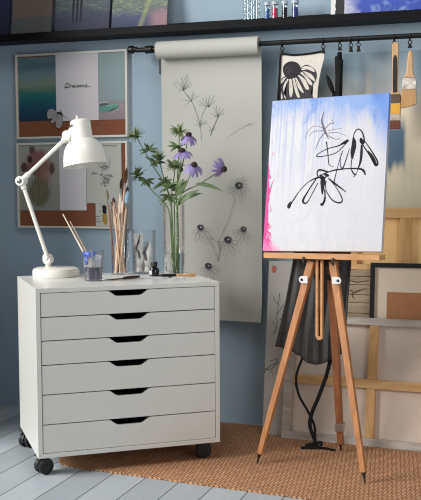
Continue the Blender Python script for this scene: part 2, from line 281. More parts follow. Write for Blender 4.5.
CONEFLOWERS = [((1.6,1.2,1.6),[(0.3468,0.5717),(0.3413,0.5786),(0.3412,0.5855),(0.3455,0.5888),(0.3508,0.5862),(0.3524,0.5804),(0.3503,0.5723)]),((1.6,1.2,1.6),[(0.357,0.5711),(0.3595,0.583),(0.3659,0.5913),(0.3721,0.5923),(0.3735,0.5856),(0.3693,0.5776),(0.3601,0.5694)]),((1.6,1.2,1.6),[(0.3623,0.5674),(0.3705,0.5777),(0.3805,0.583),(0.3868,0.5816),(0.3848,0.5747),(0.3769,0.5688),(0.3643,0.5646)]),((1.6,1.2,1.6),[(0.366,0.5596),(0.376,0.5635),(0.385,0.5623),(0.3883,0.5578),(0.3838,0.5532),(0.376,0.5527),(0.366,0.5562)]),((1.6,1.2,1.6),[(0.3653,0.5534),(0.3816,0.5505),(0.394,0.5436),(0.3969,0.5373),(0.3884,0.5361),(0.3768,0.5407),(0.3638,0.5503)]),((1.6,1.2,1.6),[(0.361,0.5472),(0.3748,0.5353),(0.383,0.522),(0.3825,0.5147),(0.374,0.5184),(0.3655,0.5291),(0.3581,0.5452)]),((1.6,1.2,1.6),[(0.3554,0.5442),(0.3636,0.5221),(0.3661,0.5017),(0.3627,0.4933),(0.3562,0.5026),(0.3524,0.5202),(0.3518,0.5436)]),((1.6,1.2,1.6),[(0.3451,0.5447),(0.3402,0.5287),(0.3315,0.5168),(0.3245,0.5144),(0.3242,0.523),(0.3303,0.5342),(0.342,0.5465)]),((1.6,1.2,1.6),[(0.3398,0.5484),(0.3272,0.5352),(0.3132,0.5273),(0.3055,0.5277),(0.3094,0.5359),(0.3207,0.5441),(0.3378,0.5512)]),((1.6,1.2,1.6),[(0.3366,0.5538),(0.3214,0.5472),(0.307,0.546),(0.3008,0.5497),(0.3071,0.5553),(0.3195,0.5579),(0.336,0.5572)]),((1.6,1.2,1.6),[(0.3372,0.5636),(0.3253,0.5656),(0.3172,0.5714),(0.3164,0.5772),(0.3232,0.5787),(0.3311,0.575),(0.339,0.5666)]),((1.6,1.2,1.6),[(0.1784,0.3693),(0.1744,0.3455),(0.1653,0.3261),(0.157,0.3204),(0.1555,0.3322),(0.1616,0.3497),(0.1743,0.3706)]),((1.6,1.2,1.6),[(0.1847,0.3695),(0.1915,0.3485),(0.1917,0.3292),(0.1866,0.3215),(0.1801,0.3305),(0.1779,0.3472),(0.1804,0.3691)]),((1.6,1.2,1.6),[(0.1893,0.3714),(0.206,0.3487),(0.2154,0.3262),(0.2142,0.3156),(0.2036,0.3242),(0.1936,0.3431),(0.1854,0.3697)]),((1.6,1.2,1.6),[(0.193,0.3747),(0.2169,0.359),(0.2339,0.341),(0.2366,0.3308),(0.2236,0.3354),(0.2072,0.3498),(0.1899,0.3718)]),((1.6,1.2,1.6),[(0.1956,0.3802),(0.2128,0.3795),(0.2261,0.3736),(0.2293,0.3667),(0.2204,0.3639),(0.2081,0.3673),(0.1941,0.3764)]),((1.6,1.2,1.6),[(0.1717,0.3724),(0.1652,0.3611),(0.1558,0.3553),(0.1489,0.3568),(0.1495,0.3644),(0.1565,0.3709),(0.1689,0.3755)]),((1.6,1.2,1.6),[(0.3754,0.3675),(0.3865,0.3457),(0.3908,0.3248),(0.3876,0.3156),(0.3793,0.3244),(0.3737,0.3422),(0.3713,0.3664)]),((1.6,1.2,1.6),[(0.3702,0.3663),(0.3708,0.3427),(0.3656,0.3225),(0.3586,0.3157),(0.3551,0.3267),(0.3577,0.3447),(0.3661,0.367)]),((1.6,1.2,1.6),[(0.3796,0.3706),(0.3936,0.3619),(0.4017,0.3506),(0.4008,0.3432),(0.392,0.345),(0.3835,0.3536),(0.3763,0.368)]),((1.6,1.2,1.6),[(0.3661,0.367),(0.3591,0.3461),(0.348,0.3302),(0.3394,0.3266),(0.3395,0.3375),(0.3477,0.3523),(0.3625,0.369)]),((1.6,1.2,1.6),[(0.361,0.3704),(0.3476,0.3575),(0.3328,0.3507),(0.3248,0.3523),(0.329,0.3609),(0.341,0.3684),(0.3589,0.3738)]),((1.6,1.2,1.6),[(0.3593,0.3729),(0.3449,0.3642),(0.3306,0.3618),(0.3239,0.3656),(0.3295,0.3726),(0.3415,0.3765),(0.3582,0.3768)]),((1.6,1.2,1.6),[(0.3097,0.3195),(0.324,0.2978),(0.3304,0.2763),(0.3273,0.2662),(0.3173,0.2744),(0.3096,0.2926),(0.3052,0.3179)]),((1.6,1.2,1.6),[(0.3151,0.324),(0.3391,0.3089),(0.3557,0.291),(0.3578,0.2803),(0.3444,0.2843),(0.3283,0.2984),(0.3116,0.3207)]),((1.6,1.2,1.6),[(0.3015,0.3175),(0.3024,0.2916),(0.2966,0.2696),(0.2886,0.2622),(0.2844,0.2743),(0.2873,0.2939),(0.2968,0.3182)]),((1.6,1.2,1.6),[(0.2934,0.3197),(0.2859,0.3026),(0.274,0.2915),(0.2651,0.2908),(0.2655,0.3008),(0.2741,0.3119),(0.2897,0.3226)]),((1.6,1.2,1.6),[(0.2884,0.3243),(0.2777,0.3135),(0.2655,0.3095),(0.2584,0.3131),(0.2615,0.3213),(0.2713,0.3266),(0.2863,0.3284)]),((1.6,1.2,1.6),[(0.318,0.3302),(0.3332,0.3308),(0.3445,0.3254),(0.3468,0.3181),(0.3386,0.3143),(0.328,0.317),(0.3163,0.3258)]),((1.6,1.2,1.6),[(0.2274,0.2144),(0.2464,0.2059),(0.2594,0.1939),(0.261,0.1856),(0.2503,0.1868),(0.2376,0.1958),(0.2246,0.2112)]),((1.6,1.2,1.6),[(0.222,0.2094),(0.2343,0.191),(0.2398,0.1726),(0.237,0.1639),(0.2282,0.1708),(0.2215,0.1862),(0.2179,0.2079)]),((1.6,1.2,1.6),[(0.2295,0.2201),(0.2487,0.2205),(0.2642,0.2155),(0.2687,0.2089),(0.2592,0.2054),(0.2451,0.208),(0.2283,0.2161)]),((1.6,1.2,1.6),[(0.2122,0.2077),(0.2096,0.1875),(0.2019,0.1713),(0.1941,0.1668),(0.1919,0.1769),(0.1969,0.1917),(0.2081,0.209)]),((1.6,1.2,1.6),[(0.2037,0.2125),(0.1954,0.2022),(0.185,0.1979),(0.1785,0.2005),(0.1805,0.2079),(0.1886,0.2133),(0.2016,0.216)]),((1.5,1.5),[(0.3339,0.5037),(0.3115,0.432),(0.28,0.3626),(0.2595,0.3257)]),((1.5,1.5),[(0.2595,0.3257),(0.2664,0.2776),(0.256,0.2387)]),((1.5,1.5),[(0.2138,0.3396),(0.2421,0.2916),(0.2581,0.2484)]),((2,1.5),[(0.2797,0.3116),(0.2643,0.2775),(0.2581,0.2465)]),((1.5,1.2),[(0.219,0.3445),(0.2646,0.321),(0.2899,0.331)])]
CONE_HEADS = [(0.3511,0.5579,0.0156),(0.1814,0.3828,0.0138),(0.3703,0.378,0.012),(0.302,0.3331,0.0156),(0.2151,0.2213,0.0138)]
CLOTH_PETALS = [(0,[(0.0479,0.1364),(0.0586,0.1375),(0.064,0.1125),(0.0656,0.0865),(0.0587,0.065),(0.0517,0.0714),(0.0484,0.0975)]),(0,[(0.0613,0.1374),(0.072,0.1406),(0.0801,0.1119),(0.0881,0.0857),(0.0946,0.0638),(0.0828,0.0652),(0.0721,0.0915)]),(0,[(0.072,0.1406),(0.0801,0.1418),(0.0961,0.1139),(0.1095,0.085),(0.1041,0.0811),(0.0881,0.0987),(0.0774,0.1223)]),(0,[(0.0838,0.1505),(0.0934,0.1516),(0.1147,0.1338),(0.1281,0.1101),(0.1318,0.0946),(0.1174,0.0951),(0.1014,0.124)]),(0,[(0.0934,0.1604),(0.1041,0.1636),(0.1254,0.1437),(0.1439,0.1198),(0.1413,0.1086),(0.128,0.1179),(0.1094,0.1443)]),(0,[(0.1014,0.1678),(0.12,0.1645),(0.1439,0.1507),(0.1572,0.127),(0.1519,0.1247),(0.1333,0.1382),(0.1121,0.1545)]),(0,[(0.0961,0.1783),(0.1147,0.1868),(0.1412,0.1816),(0.1544,0.1656),(0.1492,0.1617),(0.1253,0.172),(0.1041,0.1703)]),(0,[(0.0398,0.1403),(0.0479,0.1364),(0.0371,0.1134),(0.0301,0.0929),(0.029,0.067),(0.0371,0.0615),(0.0236,0.1035)]),(0,[(0.0237,0.1425),(0.0398,0.147),(0.0318,0.137),(0.021,0.1182),(0.0172,0.0986),(0.0171,0.0778),(0.0139,0.1247)]),(0,[(0.0155,0.1194),(0.0237,0.1243),(0.0182,0.0985),(0.0236,0.0646),(0.0155,0.0622)])]
CLOTH_DISC = [(0.0248,0.1865),(0.0318,0.1965),(0.0452,0.2053),(0.0613,0.2077),(0.08,0.2022),(0.0934,0.1887),(0.0961,0.1732),(0.0908,0.1579),(0.0801,0.147),(0.0613,0.1446),(0.0452,0.1432),(0.0318,0.1525),(0.0253,0.1683)]
CLOTH_DARK = [(0.0156,0.1376),(0.0318,0.1499),(0.0613,0.1539),(0.0934,0.1784),(0.1226,0.1916),(0.1571,0.1681),(0.1614,0.1372),(0.1466,0.1095),(0.1387,0.0789),(0.1441,0.0452),(0.0101,0.0494),(0.0117,0.104)]
CLOTH_OUT = [(0.0183,0.2359),(0.0613,0.2288),(0.104,0.2304),(0.1517,0.2334),(0.1927,0.2366),(0.1927,0.2151),(0.1781,0.1698),(0.1703,0.1342),(0.1651,0.0934),(0.1615,0.0447),(0.0074,0.0468),(0.0118,0.1248)]
DREAMS = [((6,6),[(0.0498,0.1651),(0.0506,0.156),(0.0495,0.1469),(0.0448,0.1462),(0.0393,0.1497),(0.0431,0.1529),(0.0514,0.1477),(0.0597,0.1482),(0.0654,0.1546),(0.0619,0.1622),(0.0536,0.1666),(0.0452,0.1636)]),((5,5),[(0.0681,0.1495),(0.071,0.1577),(0.0748,0.1584),(0.0775,0.1558),(0.0783,0.1492),(0.082,0.1482)]),((5,5),[(0.082,0.1507),(0.0886,0.1538),(0.0877,0.1579),(0.0831,0.1564),(0.0821,0.1515),(0.0857,0.1473),(0.0931,0.1486)]),((5,5),[(0.1061,0.1556),(0.1006,0.1575),(0.0959,0.1527),(0.0986,0.1476),(0.1051,0.1515),(0.1071,0.1564),(0.1069,0.149),(0.1106,0.148)]),((5,5),[(0.1115,0.148),(0.1135,0.1562),(0.1163,0.1552),(0.1171,0.1486),(0.1209,0.1559),(0.1245,0.1549),(0.1253,0.1483),(0.1301,0.1547),(0.1337,0.1521),(0.1345,0.1472),(0.1382,0.147)]),((5,5),[(0.1382,0.1478),(0.1467,0.1599),(0.1456,0.1542),(0.1501,0.1491),(0.1446,0.146),(0.1419,0.1485)]),((4,3),[(0.1501,0.1474),(0.1588,0.1496),(0.1693,0.1484)])]
MOTH = [(0,[(0.0044,0.0312),(-0.0076,0.0488),(-0.0251,0.0571),(-0.0394,0.0528),(-0.0485,0.039),(-0.0437,0.0137),(-0.0295,0.0149),(-0.0152,0.0208)]),(0,[(0.0025,0.0282),(-0.0152,0.0208),(-0.0297,0.0023),(-0.0264,-0.0072),(-0.0121,-0.0028),(0.004,0.014)]),(0,[(0.0042,0.0218),(-0.0014,0.0063),(-0.0053,-0.0156),(0.0032,-0.0283),(0.0174,-0.0255),(0.0283,-0.0054),(0.0303,0.0118),(0.0183,0.0246)])]
MOTH_BODY = [((20,30,26,14),[(0.0028,0.0422),(0.0115,0.0357),(0.022,0.037),(0.0278,0.0244)]),((10,6),[(0.017,0.0497),(0.0222,0.0433),(0.0255,0.0338)]),((8,5),[(0.0288,0.0259),(0.041,0.0193),(0.0548,0.0111)])]
CAR = [(0,[(-0.0059,0.0572),(0.011,0.0664),(0.0861,0.0678),(0.0931,0.0604),(0.0906,0.0526),(0.0642,0.048),(0.0522,0.0376),(0.0105,0.0352),(-0.0053,0.041)])]
CAR_ROOF = [(0,[(-0.0048,0.0734),(0.0052,0.0803),(0.0429,0.0798),(0.0409,0.0749),(0.0071,0.0737),(-0.0049,0.068)])]
CAR_WINDOW = [(0,[(0.0071,0.073),(0.0191,0.0741),(0.0189,0.0637),(0.003,0.0606)]),(0,[(0.0222,0.074),(0.0397,0.0742),(0.0467,0.0675),(0.0209,0.0636)])]
CAR_WHITE = [(0,[(0.0819,0.0457),(0.0917,0.0472),(0.0928,0.0426),(0.0838,0.0414)]),(0,[(0.0668,0.039),(0.0708,0.0403),(0.0739,0.0367),(0.0715,0.0324),(0.0675,0.0333)]),(0,[(0.0348,0.065),(0.0853,0.0671),(0.0861,0.0649),(0.0347,0.0621)])]
BOTANICAL = [((3,3,3),[(0.0315,0.2281),(0.0267,0.2291),(0.0265,0.2315),(0.0281,0.2337),(0.0329,0.2338),(0.037,0.2319)]),((3,3,3),[(0.0272,0.2292),(0.0249,0.2319),(0.0291,0.234),(0.0342,0.2339),(0.0361,0.2317),(0.0361,0.229)]),((3,3,3),[(0.0472,0.2362),(0.0434,0.2339),(0.0374,0.2346),(0.033,0.2378),(0.0373,0.241),(0.0431,0.2419)]),((3,3,3),[(0.0491,0.2406),(0.052,0.2357),(0.0438,0.2324),(0.0347,0.2333),(0.0325,0.2376),(0.0337,0.2421)]),((3,3,3),[(0.0901,0.2704),(0.0954,0.2689),(0.0946,0.2659),(0.0919,0.2638),(0.0867,0.2642),(0.0827,0.2667)]),((3,3,3),[(0.084,0.2679),(0.0864,0.2704),(0.0921,0.2703),(0.0968,0.2678),(0.0939,0.2647),(0.0894,0.2635)]),((3,3,3),[(0.1041,0.2552),(0.0995,0.2552),(0.0974,0.2571),(0.0971,0.2597),(0.1018,0.2608),(0.1066,0.2597)]),((3,3,3),[(0.104,0.2519),(0.0941,0.2532),(0.0924,0.258),(0.0943,0.2627),(0.1042,0.2637),(0.1132,0.2603)]),((3,3,3),[(0.0732,0.2357),(0.0803,0.2317),(0.0756,0.227),(0.0683,0.2252),(0.0617,0.2276),(0.0579,0.2324)]),((3,3,3),[(0.0706,0.2339),(0.0753,0.2319),(0.0734,0.2291),(0.0698,0.2275),(0.0653,0.2285),(0.0622,0.2312)]),((3,3,3),[(0.091,0.2169),(0.0842,0.2201),(0.0875,0.2244),(0.0933,0.2264),(0.0997,0.2248),(0.1038,0.2206)]),((3,3,3),[(0.0929,0.2273),(0.1023,0.2256),(0.103,0.2208),(0.1001,0.2165),(0.0907,0.216),(0.0826,0.2197)]),((3,3,3),[(0.1148,0.2279),(0.1173,0.2255),(0.1137,0.2234),(0.1093,0.2233),(0.1071,0.2251),(0.1066,0.2276)]),((3,3,3),[(0.1052,0.2291),(0.1114,0.231),(0.1177,0.2291),(0.1216,0.2247),(0.1149,0.2213),(0.1068,0.2214)]),((3,3,3),[(0.1138,0.2192),(0.115,0.2217),(0.1202,0.2222),(0.1249,0.2203),(0.1233,0.2175),(0.1199,0.2159)]),((3,3,3),[(0.1144,0.2186),(0.1145,0.221),(0.1192,0.2219),(0.1237,0.2207),(0.1232,0.2182),(0.121,0.2164)]),((3,3,3),[(0.0922,0.2148),(0.0943,0.2096),(0.0853,0.2067),(0.0758,0.2081),(0.0745,0.2128),(0.0768,0.2173)]),((3,3,3),[(0.0782,0.2136),(0.081,0.2159),(0.0867,0.2156),(0.0912,0.2129),(0.0879,0.2099),(0.083,0.2088)]),((3,3,3),[(0.0808,0.2675),(0.0836,0.2633),(0.0769,0.2605),(0.0693,0.261),(0.0671,0.2645),(0.0677,0.2684)]),((3,3,3),[(0.0813,0.2688),(0.0862,0.2639),(0.0789,0.2598),(0.0699,0.2596),(0.0657,0.2634),(0.0649,0.2684)]),((3,3,3),[(0.0921,0.2035),(0.0938,0.2066),(0.1005,0.2072),(0.1064,0.2048),(0.1043,0.2012),(0.0999,0.1992)]),((3,3,3),[(0.0933,0.2057),(0.0982,0.2074),(0.1036,0.206),(0.107,0.2025),(0.1017,0.1995),(0.0952,0.1994)]),((3,3,3),[(0.0575,0.2656),(0.0518,0.2653),(0.0489,0.2677),(0.0481,0.2709),(0.0539,0.2725),(0.06,0.2713)]),((3,3,3),[(0.0561,0.2713),(0.0598,0.2695),(0.0579,0.2672),(0.0547,0.2661),(0.0512,0.267),(0.049,0.2693)]),((3,3,3),[(0.1136,0.2063),(0.1099,0.2031),(0.1023,0.2035),(0.0962,0.2071),(0.1006,0.2112),(0.1071,0.2127)]),((3,3,3),[(0.1048,0.2033),(0.0978,0.2057),(0.0996,0.2097),(0.1039,0.2122),(0.1106,0.2114),(0.1156,0.2078)]),((3,3,3),[(0.08,0.1958),(0.0801,0.199),(0.0863,0.2003),(0.0924,0.1987),(0.0918,0.1954),(0.089,0.1929)]),((3,3,3),[(0.0912,0.1965),(0.0903,0.1939),(0.0849,0.1932),(0.0799,0.195),(0.0813,0.1979),(0.0845,0.1997)]),((3,3,3),[(0.0965,0.1901),(0.0946,0.193),(0.0994,0.195),(0.1047,0.1946),(0.1062,0.1921),(0.1056,0.1894)]),((3,3,3),[(0.0972,0.1945),(0.1022,0.1954),(0.1059,0.1936),(0.1077,0.1904),(0.1025,0.1884),(0.0966,0.1889)]),((3,3,3),[(0.073,0.1831),(0.0673,0.1874),(0.0731,0.1916),(0.0809,0.1927),(0.086,0.1897),(0.0883,0.185)]),((3,3,3),[(0.0751,0.1831),(0.069,0.1864),(0.0726,0.1903),(0.0784,0.1921),(0.0842,0.1903),(0.0877,0.1863)]),((3,3,3),[(0.0946,0.1821),(0.0965,0.1796),(0.0924,0.1777),(0.0877,0.1779),(0.0862,0.1801),(0.0864,0.1825)]),((3,3,3),[(0.0957,0.1792),(0.0927,0.1772),(0.0876,0.1777),(0.0838,0.1803),(0.0872,0.1831),(0.092,0.1839)]),((3,3,3),[(0.0826,0.2561),(0.0902,0.2538),(0.0891,0.2496),(0.0852,0.2466),(0.0777,0.2471),(0.0718,0.2507)]),((3,3,3),[(0.0822,0.2474),(0.0761,0.2487),(0.0759,0.2518),(0.078,0.2546),(0.0841,0.2547),(0.0893,0.2522)]),((2,2),[(0.0689,0.2308),(0.0862,0.2124),(0.0883,0.1805)]),((2,2),[(0.1127,0.3099),(0.1138,0.2827),(0.1084,0.2601)]),((2,2),[(0.0749,0.2923),(0.1023,0.2865),(0.1146,0.2736)])]
PERFOR = [(0,[(0.0834,0.3567),(0.0874,0.3566),(0.0873,0.3521),(0.0833,0.3521)]),(0,[(0.0909,0.3565),(0.0949,0.3565),(0.0948,0.3519),(0.0908,0.352)]),(0,[(0.0984,0.3564),(0.1024,0.3563),(0.1023,0.3518),(0.0983,0.3519)]),(0,[(0.1059,0.3563),(0.1098,0.3562),(0.1098,0.3517),(0.1058,0.3518)]),(0,[(0.1133,0.3562),(0.1173,0.3561),(0.1172,0.3516),(0.1133,0.3516)]),(0,[(0.1208,0.356),(0.1248,0.356),(0.1247,0.3514),(0.1207,0.3515)]),(0,[(0.1283,0.3559),(0.1322,0.3558),(0.1322,0.3513),(0.1282,0.3514)]),(0,[(0.1357,0.3558),(0.1397,0.3557),(0.1396,0.3512),(0.1356,0.3513)]),(0,[(0.1431,0.3557),(0.1471,0.3556),(0.147,0.3511),(0.1431,0.3511)])]
BEE_DARK = [(0,[(0.0744,0.0901),(0.0829,0.0954),(0.0924,0.0902),(0.0935,0.0814),(0.0922,0.0726),(0.0932,0.0639),(0.0893,0.0568),(0.0793,0.0578),(0.0748,0.0673),(0.0768,0.0761),(0.0731,0.0831)])]
BEE_GOLD = [(0,[(0.0785,0.0578),(0.09,0.0569),(0.0956,0.0446),(0.0972,0.0236),(0.0901,0.0077),(0.0817,0.0147),(0.075,0.0269),(0.0801,0.0375),(0.0745,0.0473)])]
BEE_LEGS = [((4,3),[(0.0767,0.0691),(0.0652,0.0725),(0.0593,0.0637)]),((4,3),[(0.0776,0.0498),(0.0675,0.0472),(0.0588,0.0338)]),((4,3),[(0.0781,0.034),(0.0664,0.0233),(0.0547,0.0127)]),((4,3),[(0.0751,0.0901),(0.0675,0.0971),(0.0638,0.1024)])]
TWIG = [((3,2,2),[(0.0443,0.5816),(0.0408,0.5334),(0.0352,0.4938),(0.0386,0.4547)]),((3,2),[(0.0408,0.5334),(0.0276,0.5461),(0.0177,0.5676)]),((3,2),[(0.037,0.4939),(0.0539,0.5207),(0.0642,0.5342)]),((4,2),[(0.0223,0.4104),(0.035,0.4327),(0.0398,0.4678)]),((3,2),[(0.0488,0.4682),(0.0625,0.4862),(0.0708,0.5039)]),((2,2),[(0.0155,0.4668),(0.026,0.4542),(0.0386,0.4547)])]
TWIG2 = [((4,3),[(-0.0101,0.2509),(0.0091,0.2763),(0.0388,0.2925),(0.0537,0.2982)]),((4,3),[(-0.0059,0.2706),(0.0146,0.2669),(0.0342,0.2826),(0.048,0.3144)]),((3,2),[(0.0132,0.3009),(0.0281,0.3066),(0.048,0.3144)]),((3,2),[(0.0198,0.2623),(0.0305,0.2483)])]
# ------------------------------------------------------------------ palette
def wall_paint():
    m, nt, p = new_mat('blue_wall_paint'); g = G(nt); v = g.coord('Object')
    n = g.noise(v, 2.0, 3); f = g.noise(v, 220, 2)
    g.put(p.inputs['Base Color'], g.ramp(n, [(0.3, rgb(154, 175, 191)), (0.7, rgb(159, 180, 195))]))
    p.inputs['Roughness'].default_value = 0.75; g.put(p.inputs['Normal'], g.bump(f, 0.08, 0.002)); return m
def floor_boards():
    m, nt, p = new_mat('painted_floorboards'); g = G(nt); x = g.xyz(g.coord('Object'))
    k = g.math('MULTIPLY', g.math('ADD', x[0], 0.02), 1 / 0.128)
    fr = g.math('FRACT', k); cell = g.math('FLOOR', k)
    wn = nt.nodes.new('ShaderNodeTexWhiteNoise'); wn.noise_dimensions = '1D'; g.put(wn.inputs['W'], cell)
    grain = g.noise(g.coord('Object', (45, 2.0, 1)), 1.5, 5, 0.6)
    tone = g.math('ADD', g.math('MULTIPLY', wn.outputs[0], 0.5), g.math('MULTIPLY', grain, 0.5))
    c = g.ramp(tone, [(0.15, rgb(156, 163, 168)), (0.85, rgb(184, 191, 196))])
    seam = g.math('LESS_THAN', fr, 0.026)
    g.put(p.inputs['Base Color'], g.mix(seam, c, rgb(52, 54, 58)))
    p.inputs['Roughness'].default_value = 0.5
    h = g.math('SUBTRACT', g.math('MULTIPLY', grain, 0.2), seam); g.put(p.inputs['Normal'], g.bump(h, 0.5, 0.003)); return m
def jute():
    m, nt, p = new_mat('woven_jute'); g = G(nt)
    v = g.coord('Object', (1, 1, 1), (0, 0, radians(38)))
    b = nt.nodes.new('ShaderNodeTexBrick'); nt.links.new(v, b.inputs['Vector'])
    b.inputs['Color1'].default_value = rgb(226, 178, 142); b.inputs['Color2'].default_value = rgb(198, 148, 112); b.inputs['Mortar'].default_value = rgb(112, 74, 48)
    b.inputs['Scale'].default_value = 1.0; b.inputs['Mortar Size'].default_value = 0.0022; b.inputs['Mortar Smooth'].default_value = 0.7
    b.inputs['Brick Width'].default_value = 0.022; b.inputs['Row Height'].default_value = 0.0105; b.inputs['Bias'].default_value = -0.1
    n = g.noise(g.coord('Object'), 9, 4); fine = g.noise(g.coord('Object'), 300, 2)
    c = g.mix(g.math('MULTIPLY', n, 0.5), b.outputs['Color'], rgb(204, 150, 108))
    g.put(p.inputs['Base Color'], c); p.inputs['Roughness'].default_value = 0.95; p.inputs['Specular IOR Level'].default_value = 0.1
    h = g.math('ADD', g.math('MULTIPLY', b.outputs['Fac'], -1.0), g.math('MULTIPLY', fine, 0.4)); g.put(p.inputs['Normal'], g.bump(h, 1.0, 0.006)); return m

WALL = wall_paint(); FLOOR = floor_boards(); JUTE = jute()
BLOCKNAVY = mat('dark_navy_block', rgb(52, 62, 78), 0.8, var=.05)  # dark colour for the added light block on the left
WHITE = mat('white_trim', rgb(228, 228, 224), 0.5, var=0.02)
CHEST = mat('white_lacquer', rgb(220, 220, 214), 0.27, var=0.012, scale=3)
CHEST_IN = mat('shaded_drawer_board', rgb(92, 90, 86), 0.6, var=0.03)  # board colour darkened to stand for shade behind the handle slots
LAMPW = mat('off_white_enamel', rgb(235, 232, 224), 0.32, var=0.012)
CHROME = mat('brushed_steel', rgb(170, 170, 168), 0.3, 1.0, var=0.05)
GREYMETAL = mat('grey_painted_metal', rgb(58, 61, 66), 0.45, 0.3, var=0.05)
BLACK = mat('black_lacquer', rgb(24, 24, 27), 0.45, var=0.1)
BLACKP = mat('black_plastic', rgb(22, 22, 23), 0.5, var=0.08)
SHELF = mat('black_stained_wood', rgb(15, 15, 18), 0.55, var=0.18, spec=.15, scale=2, stretch=(1, 20, 20))
ROD = mat('black_rod', rgb(20, 20, 22), 0.4, 0.2, var=0.08)
PAPER = mat('drawing_paper', rgb(188, 188, 181), 0.85, var=0.02, scale=3, spec=0.2)
WPAPER = mat('white_sheet', rgb(214, 210, 214), 0.8, var=0.015, spec=0.2)
PENCIL = mat('pencil_line', rgb(100, 100, 108), 0.8, var=0.1)
PENCILF = mat('faint_pencil_line', rgb(160, 158, 156), 0.8, var=0.1)
CHARC = mat('charcoal', rgb(62, 59, 66), 0.8, var=0.4, scale=300)
INK = mat('black_ink', rgb(12, 11, 14), 0.6, var=0.1, spec=.25)
INKS = mat('thinned_ink', rgb(96, 82, 92), 0.5, var=0.3, scale=60)
CORK = mat('brown_cork', rgb(128, 76, 50), 0.85, var=0.14, scale=160)
ALU = mat('pale_frame_metal', rgb(212, 208, 198), 0.4, 0.0, var=0.03)
BEECH = wood('easel_beech', rgb(158, 98, 52), rgb(196, 134, 80))
BEECHL = wood('pale_beech', rgb(190, 134, 86), rgb(214, 162, 112), (2, 30, 30))
WALNUT = wood('brown_easel_leg', rgb(136, 82, 50), rgb(168, 108, 68))
PINE = wood('pine_stretcher', rgb(196, 150, 96), rgb(222, 182, 128), (3, 26, 26))
PINEV = wood('pine_upright', rgb(192, 144, 90), rgb(218, 176, 122), (26, 26, 2))
WASHED = wood('whitewashed_wood', rgb(158, 148, 138), rgb(204, 194, 184), (3, 26, 26))
RAWCANV = mat('raw_canvas_back', rgb(216, 200, 186), 0.9, var=0.06, scale=4, bump=0.05, spec=0.1)
TANCANV = mat('tan_canvas_back', rgb(238, 198, 138), 0.9, var=0.06, scale=4, spec=0.1)
GREYWOOD = wood('weathered_plank', rgb(138, 120, 98), rgb(176, 158, 132), (4, 40, 40), 0.8)
STEEL = mat('dark_steel', rgb(70, 66, 64), 0.4, 0.8, var=0.1)
WHITEM = mat('white_bracket_enamel', rgb(226, 224, 220), 0.4, var=0.02)
APRON = mat('charcoal_cotton', rgb(80, 80, 79), 0.95, var=0.32, scale=24, stretch=(9, 9, .15), spec=0.1)
RIBBON = mat('black_ribbon', rgb(22, 22, 24), 0.8, var=0.1, spec=0.2)
GLASS = glass('clear_glass'); GLASST = glass('thin_glass', (0.97, 0.985, 0.985, 1), 0.2)
GREENST = mat('green_stem', rgb(92, 118, 62), 0.55, var=0.15, scale=40)
GREENL = mat('dark_green_leaf', rgb(78, 100, 56), 0.5, var=0.3, scale=50)
GREENT = mat('thistle_green', rgb(106, 124, 80), 0.6, var=0.3, scale=80)
PETAL = mat('purple_petal', rgb(142, 126, 180), 0.6, var=0.2, scale=60)
CONE = mat('dark_flower_cone', rgb(48, 28, 34), 0.8, var=0.5, scale=400, bump=0.6)

# ------------------------------------------------------------------ the setting
struct('floor', M().box((-2.75, -4.6, -0.06), (1.6, 0.1, 0)), FLOOR, loc=(0, 0, 0))
struct('wall_back', M().box((-2.75, 0, 0), (1.6, 0.1, 2.7)), WALL, loc=(0, 0, 0))
X0, X1 = -2.75, -2.42
struct('left_light_block', M().box((X0, -.82, 0), (X1, 0, 2.7)), BLOCKNAVY, loc=(0, 0, 0))     # unseen block added to keep light off the left end of the wall
struct('block_trim_1', M().box((X0 - .01, -.86, 0), (X1 + .004, -.8202, 2.7)), SHELF, loc=(X1, -.84, 0), bevel=.003)  # edge strip of the same added, unseen block

# jute rug with rounded corners
def rounded(pts, r, n=8):
    out = []; k = len(pts)
    for i in range(k):
        p0, p, p1 = V(pts[i - 1]), V(pts[i]), V(pts[(i + 1) % k]); a = (p0 - p).normalized() * r + p; c = (p1 - p).normalized() * r + p
        for j in range(n + 1):
            t = j / n; out.append(tuple((a * (1 - t) ** 2 + p * 2 * t * (1 - t) + c * t * t)))
    return out
rug = rounded([(-1.705, -0.803), (-0.15, -0.962), (-0.07, -0.045), (-1.66, -0.035)], 0.13)
m = M().prism(rug, 0.006, Matrix.Translation((0, 0, 0.006)))
tag(obj('jute_rug', m, JUTE, bevel=0.002), 'brown woven jute rug under the easel and drawers', 'rug')
RZ = 0.006

# ------------------------------------------------------------------ black picture ledge and what stands on it
sh = thing('picture_ledge', 'long black picture ledge across the top of the blue wall', 'shelf', (-1.2, 0, 1.648))
obj('shelf_board', M().box((-2.41, -0.108, 1.648), (0.3, -0.001, 1.663)), SHELF, sh, 0.0015)
obj('front_lip', M().box((-2.41, -0.122, 1.648), (0.3, -0.1085, 1.679)), SHELF, sh, 0.0015)
obj('back_rail', M().box((-2.41, -0.014, 1.6632), (0.3, -0.001, 1.70)), SHELF, sh, 0.0015)
ST = 1.6635
def lean_frame(x, w, back=-0.018, base=-0.075, h=0.3):
    a = math.atan2(back - base - 0.0, h) * 0.8
    return frame((x, base - 0.012, ST + 0.004), (1, 0, 0), (0, sin(a), cos(a)))
two = painted('grey_two_tone', [(0.0, rgb(88, 92, 88)), (0.30, rgb(84, 88, 86)), (0.31, rgb(104, 92, 84)), (0.9, rgb(108, 96, 88))], 0.006, (2, 2, 1), bump=0)  # colours lowered to carry the dim light up at the ledge
tag(obj('grey_panel', M().panel(lean_frame(-2.235, .19), 0.195, 0.28, 0.012), two), 'grey two-tone panel leaning at the left end of the black ledge', 'panel')
navy = painted('navy_panel', [(0.0, rgb(30, 34, 52)), (1.0, rgb(40, 46, 84))], 0.2)
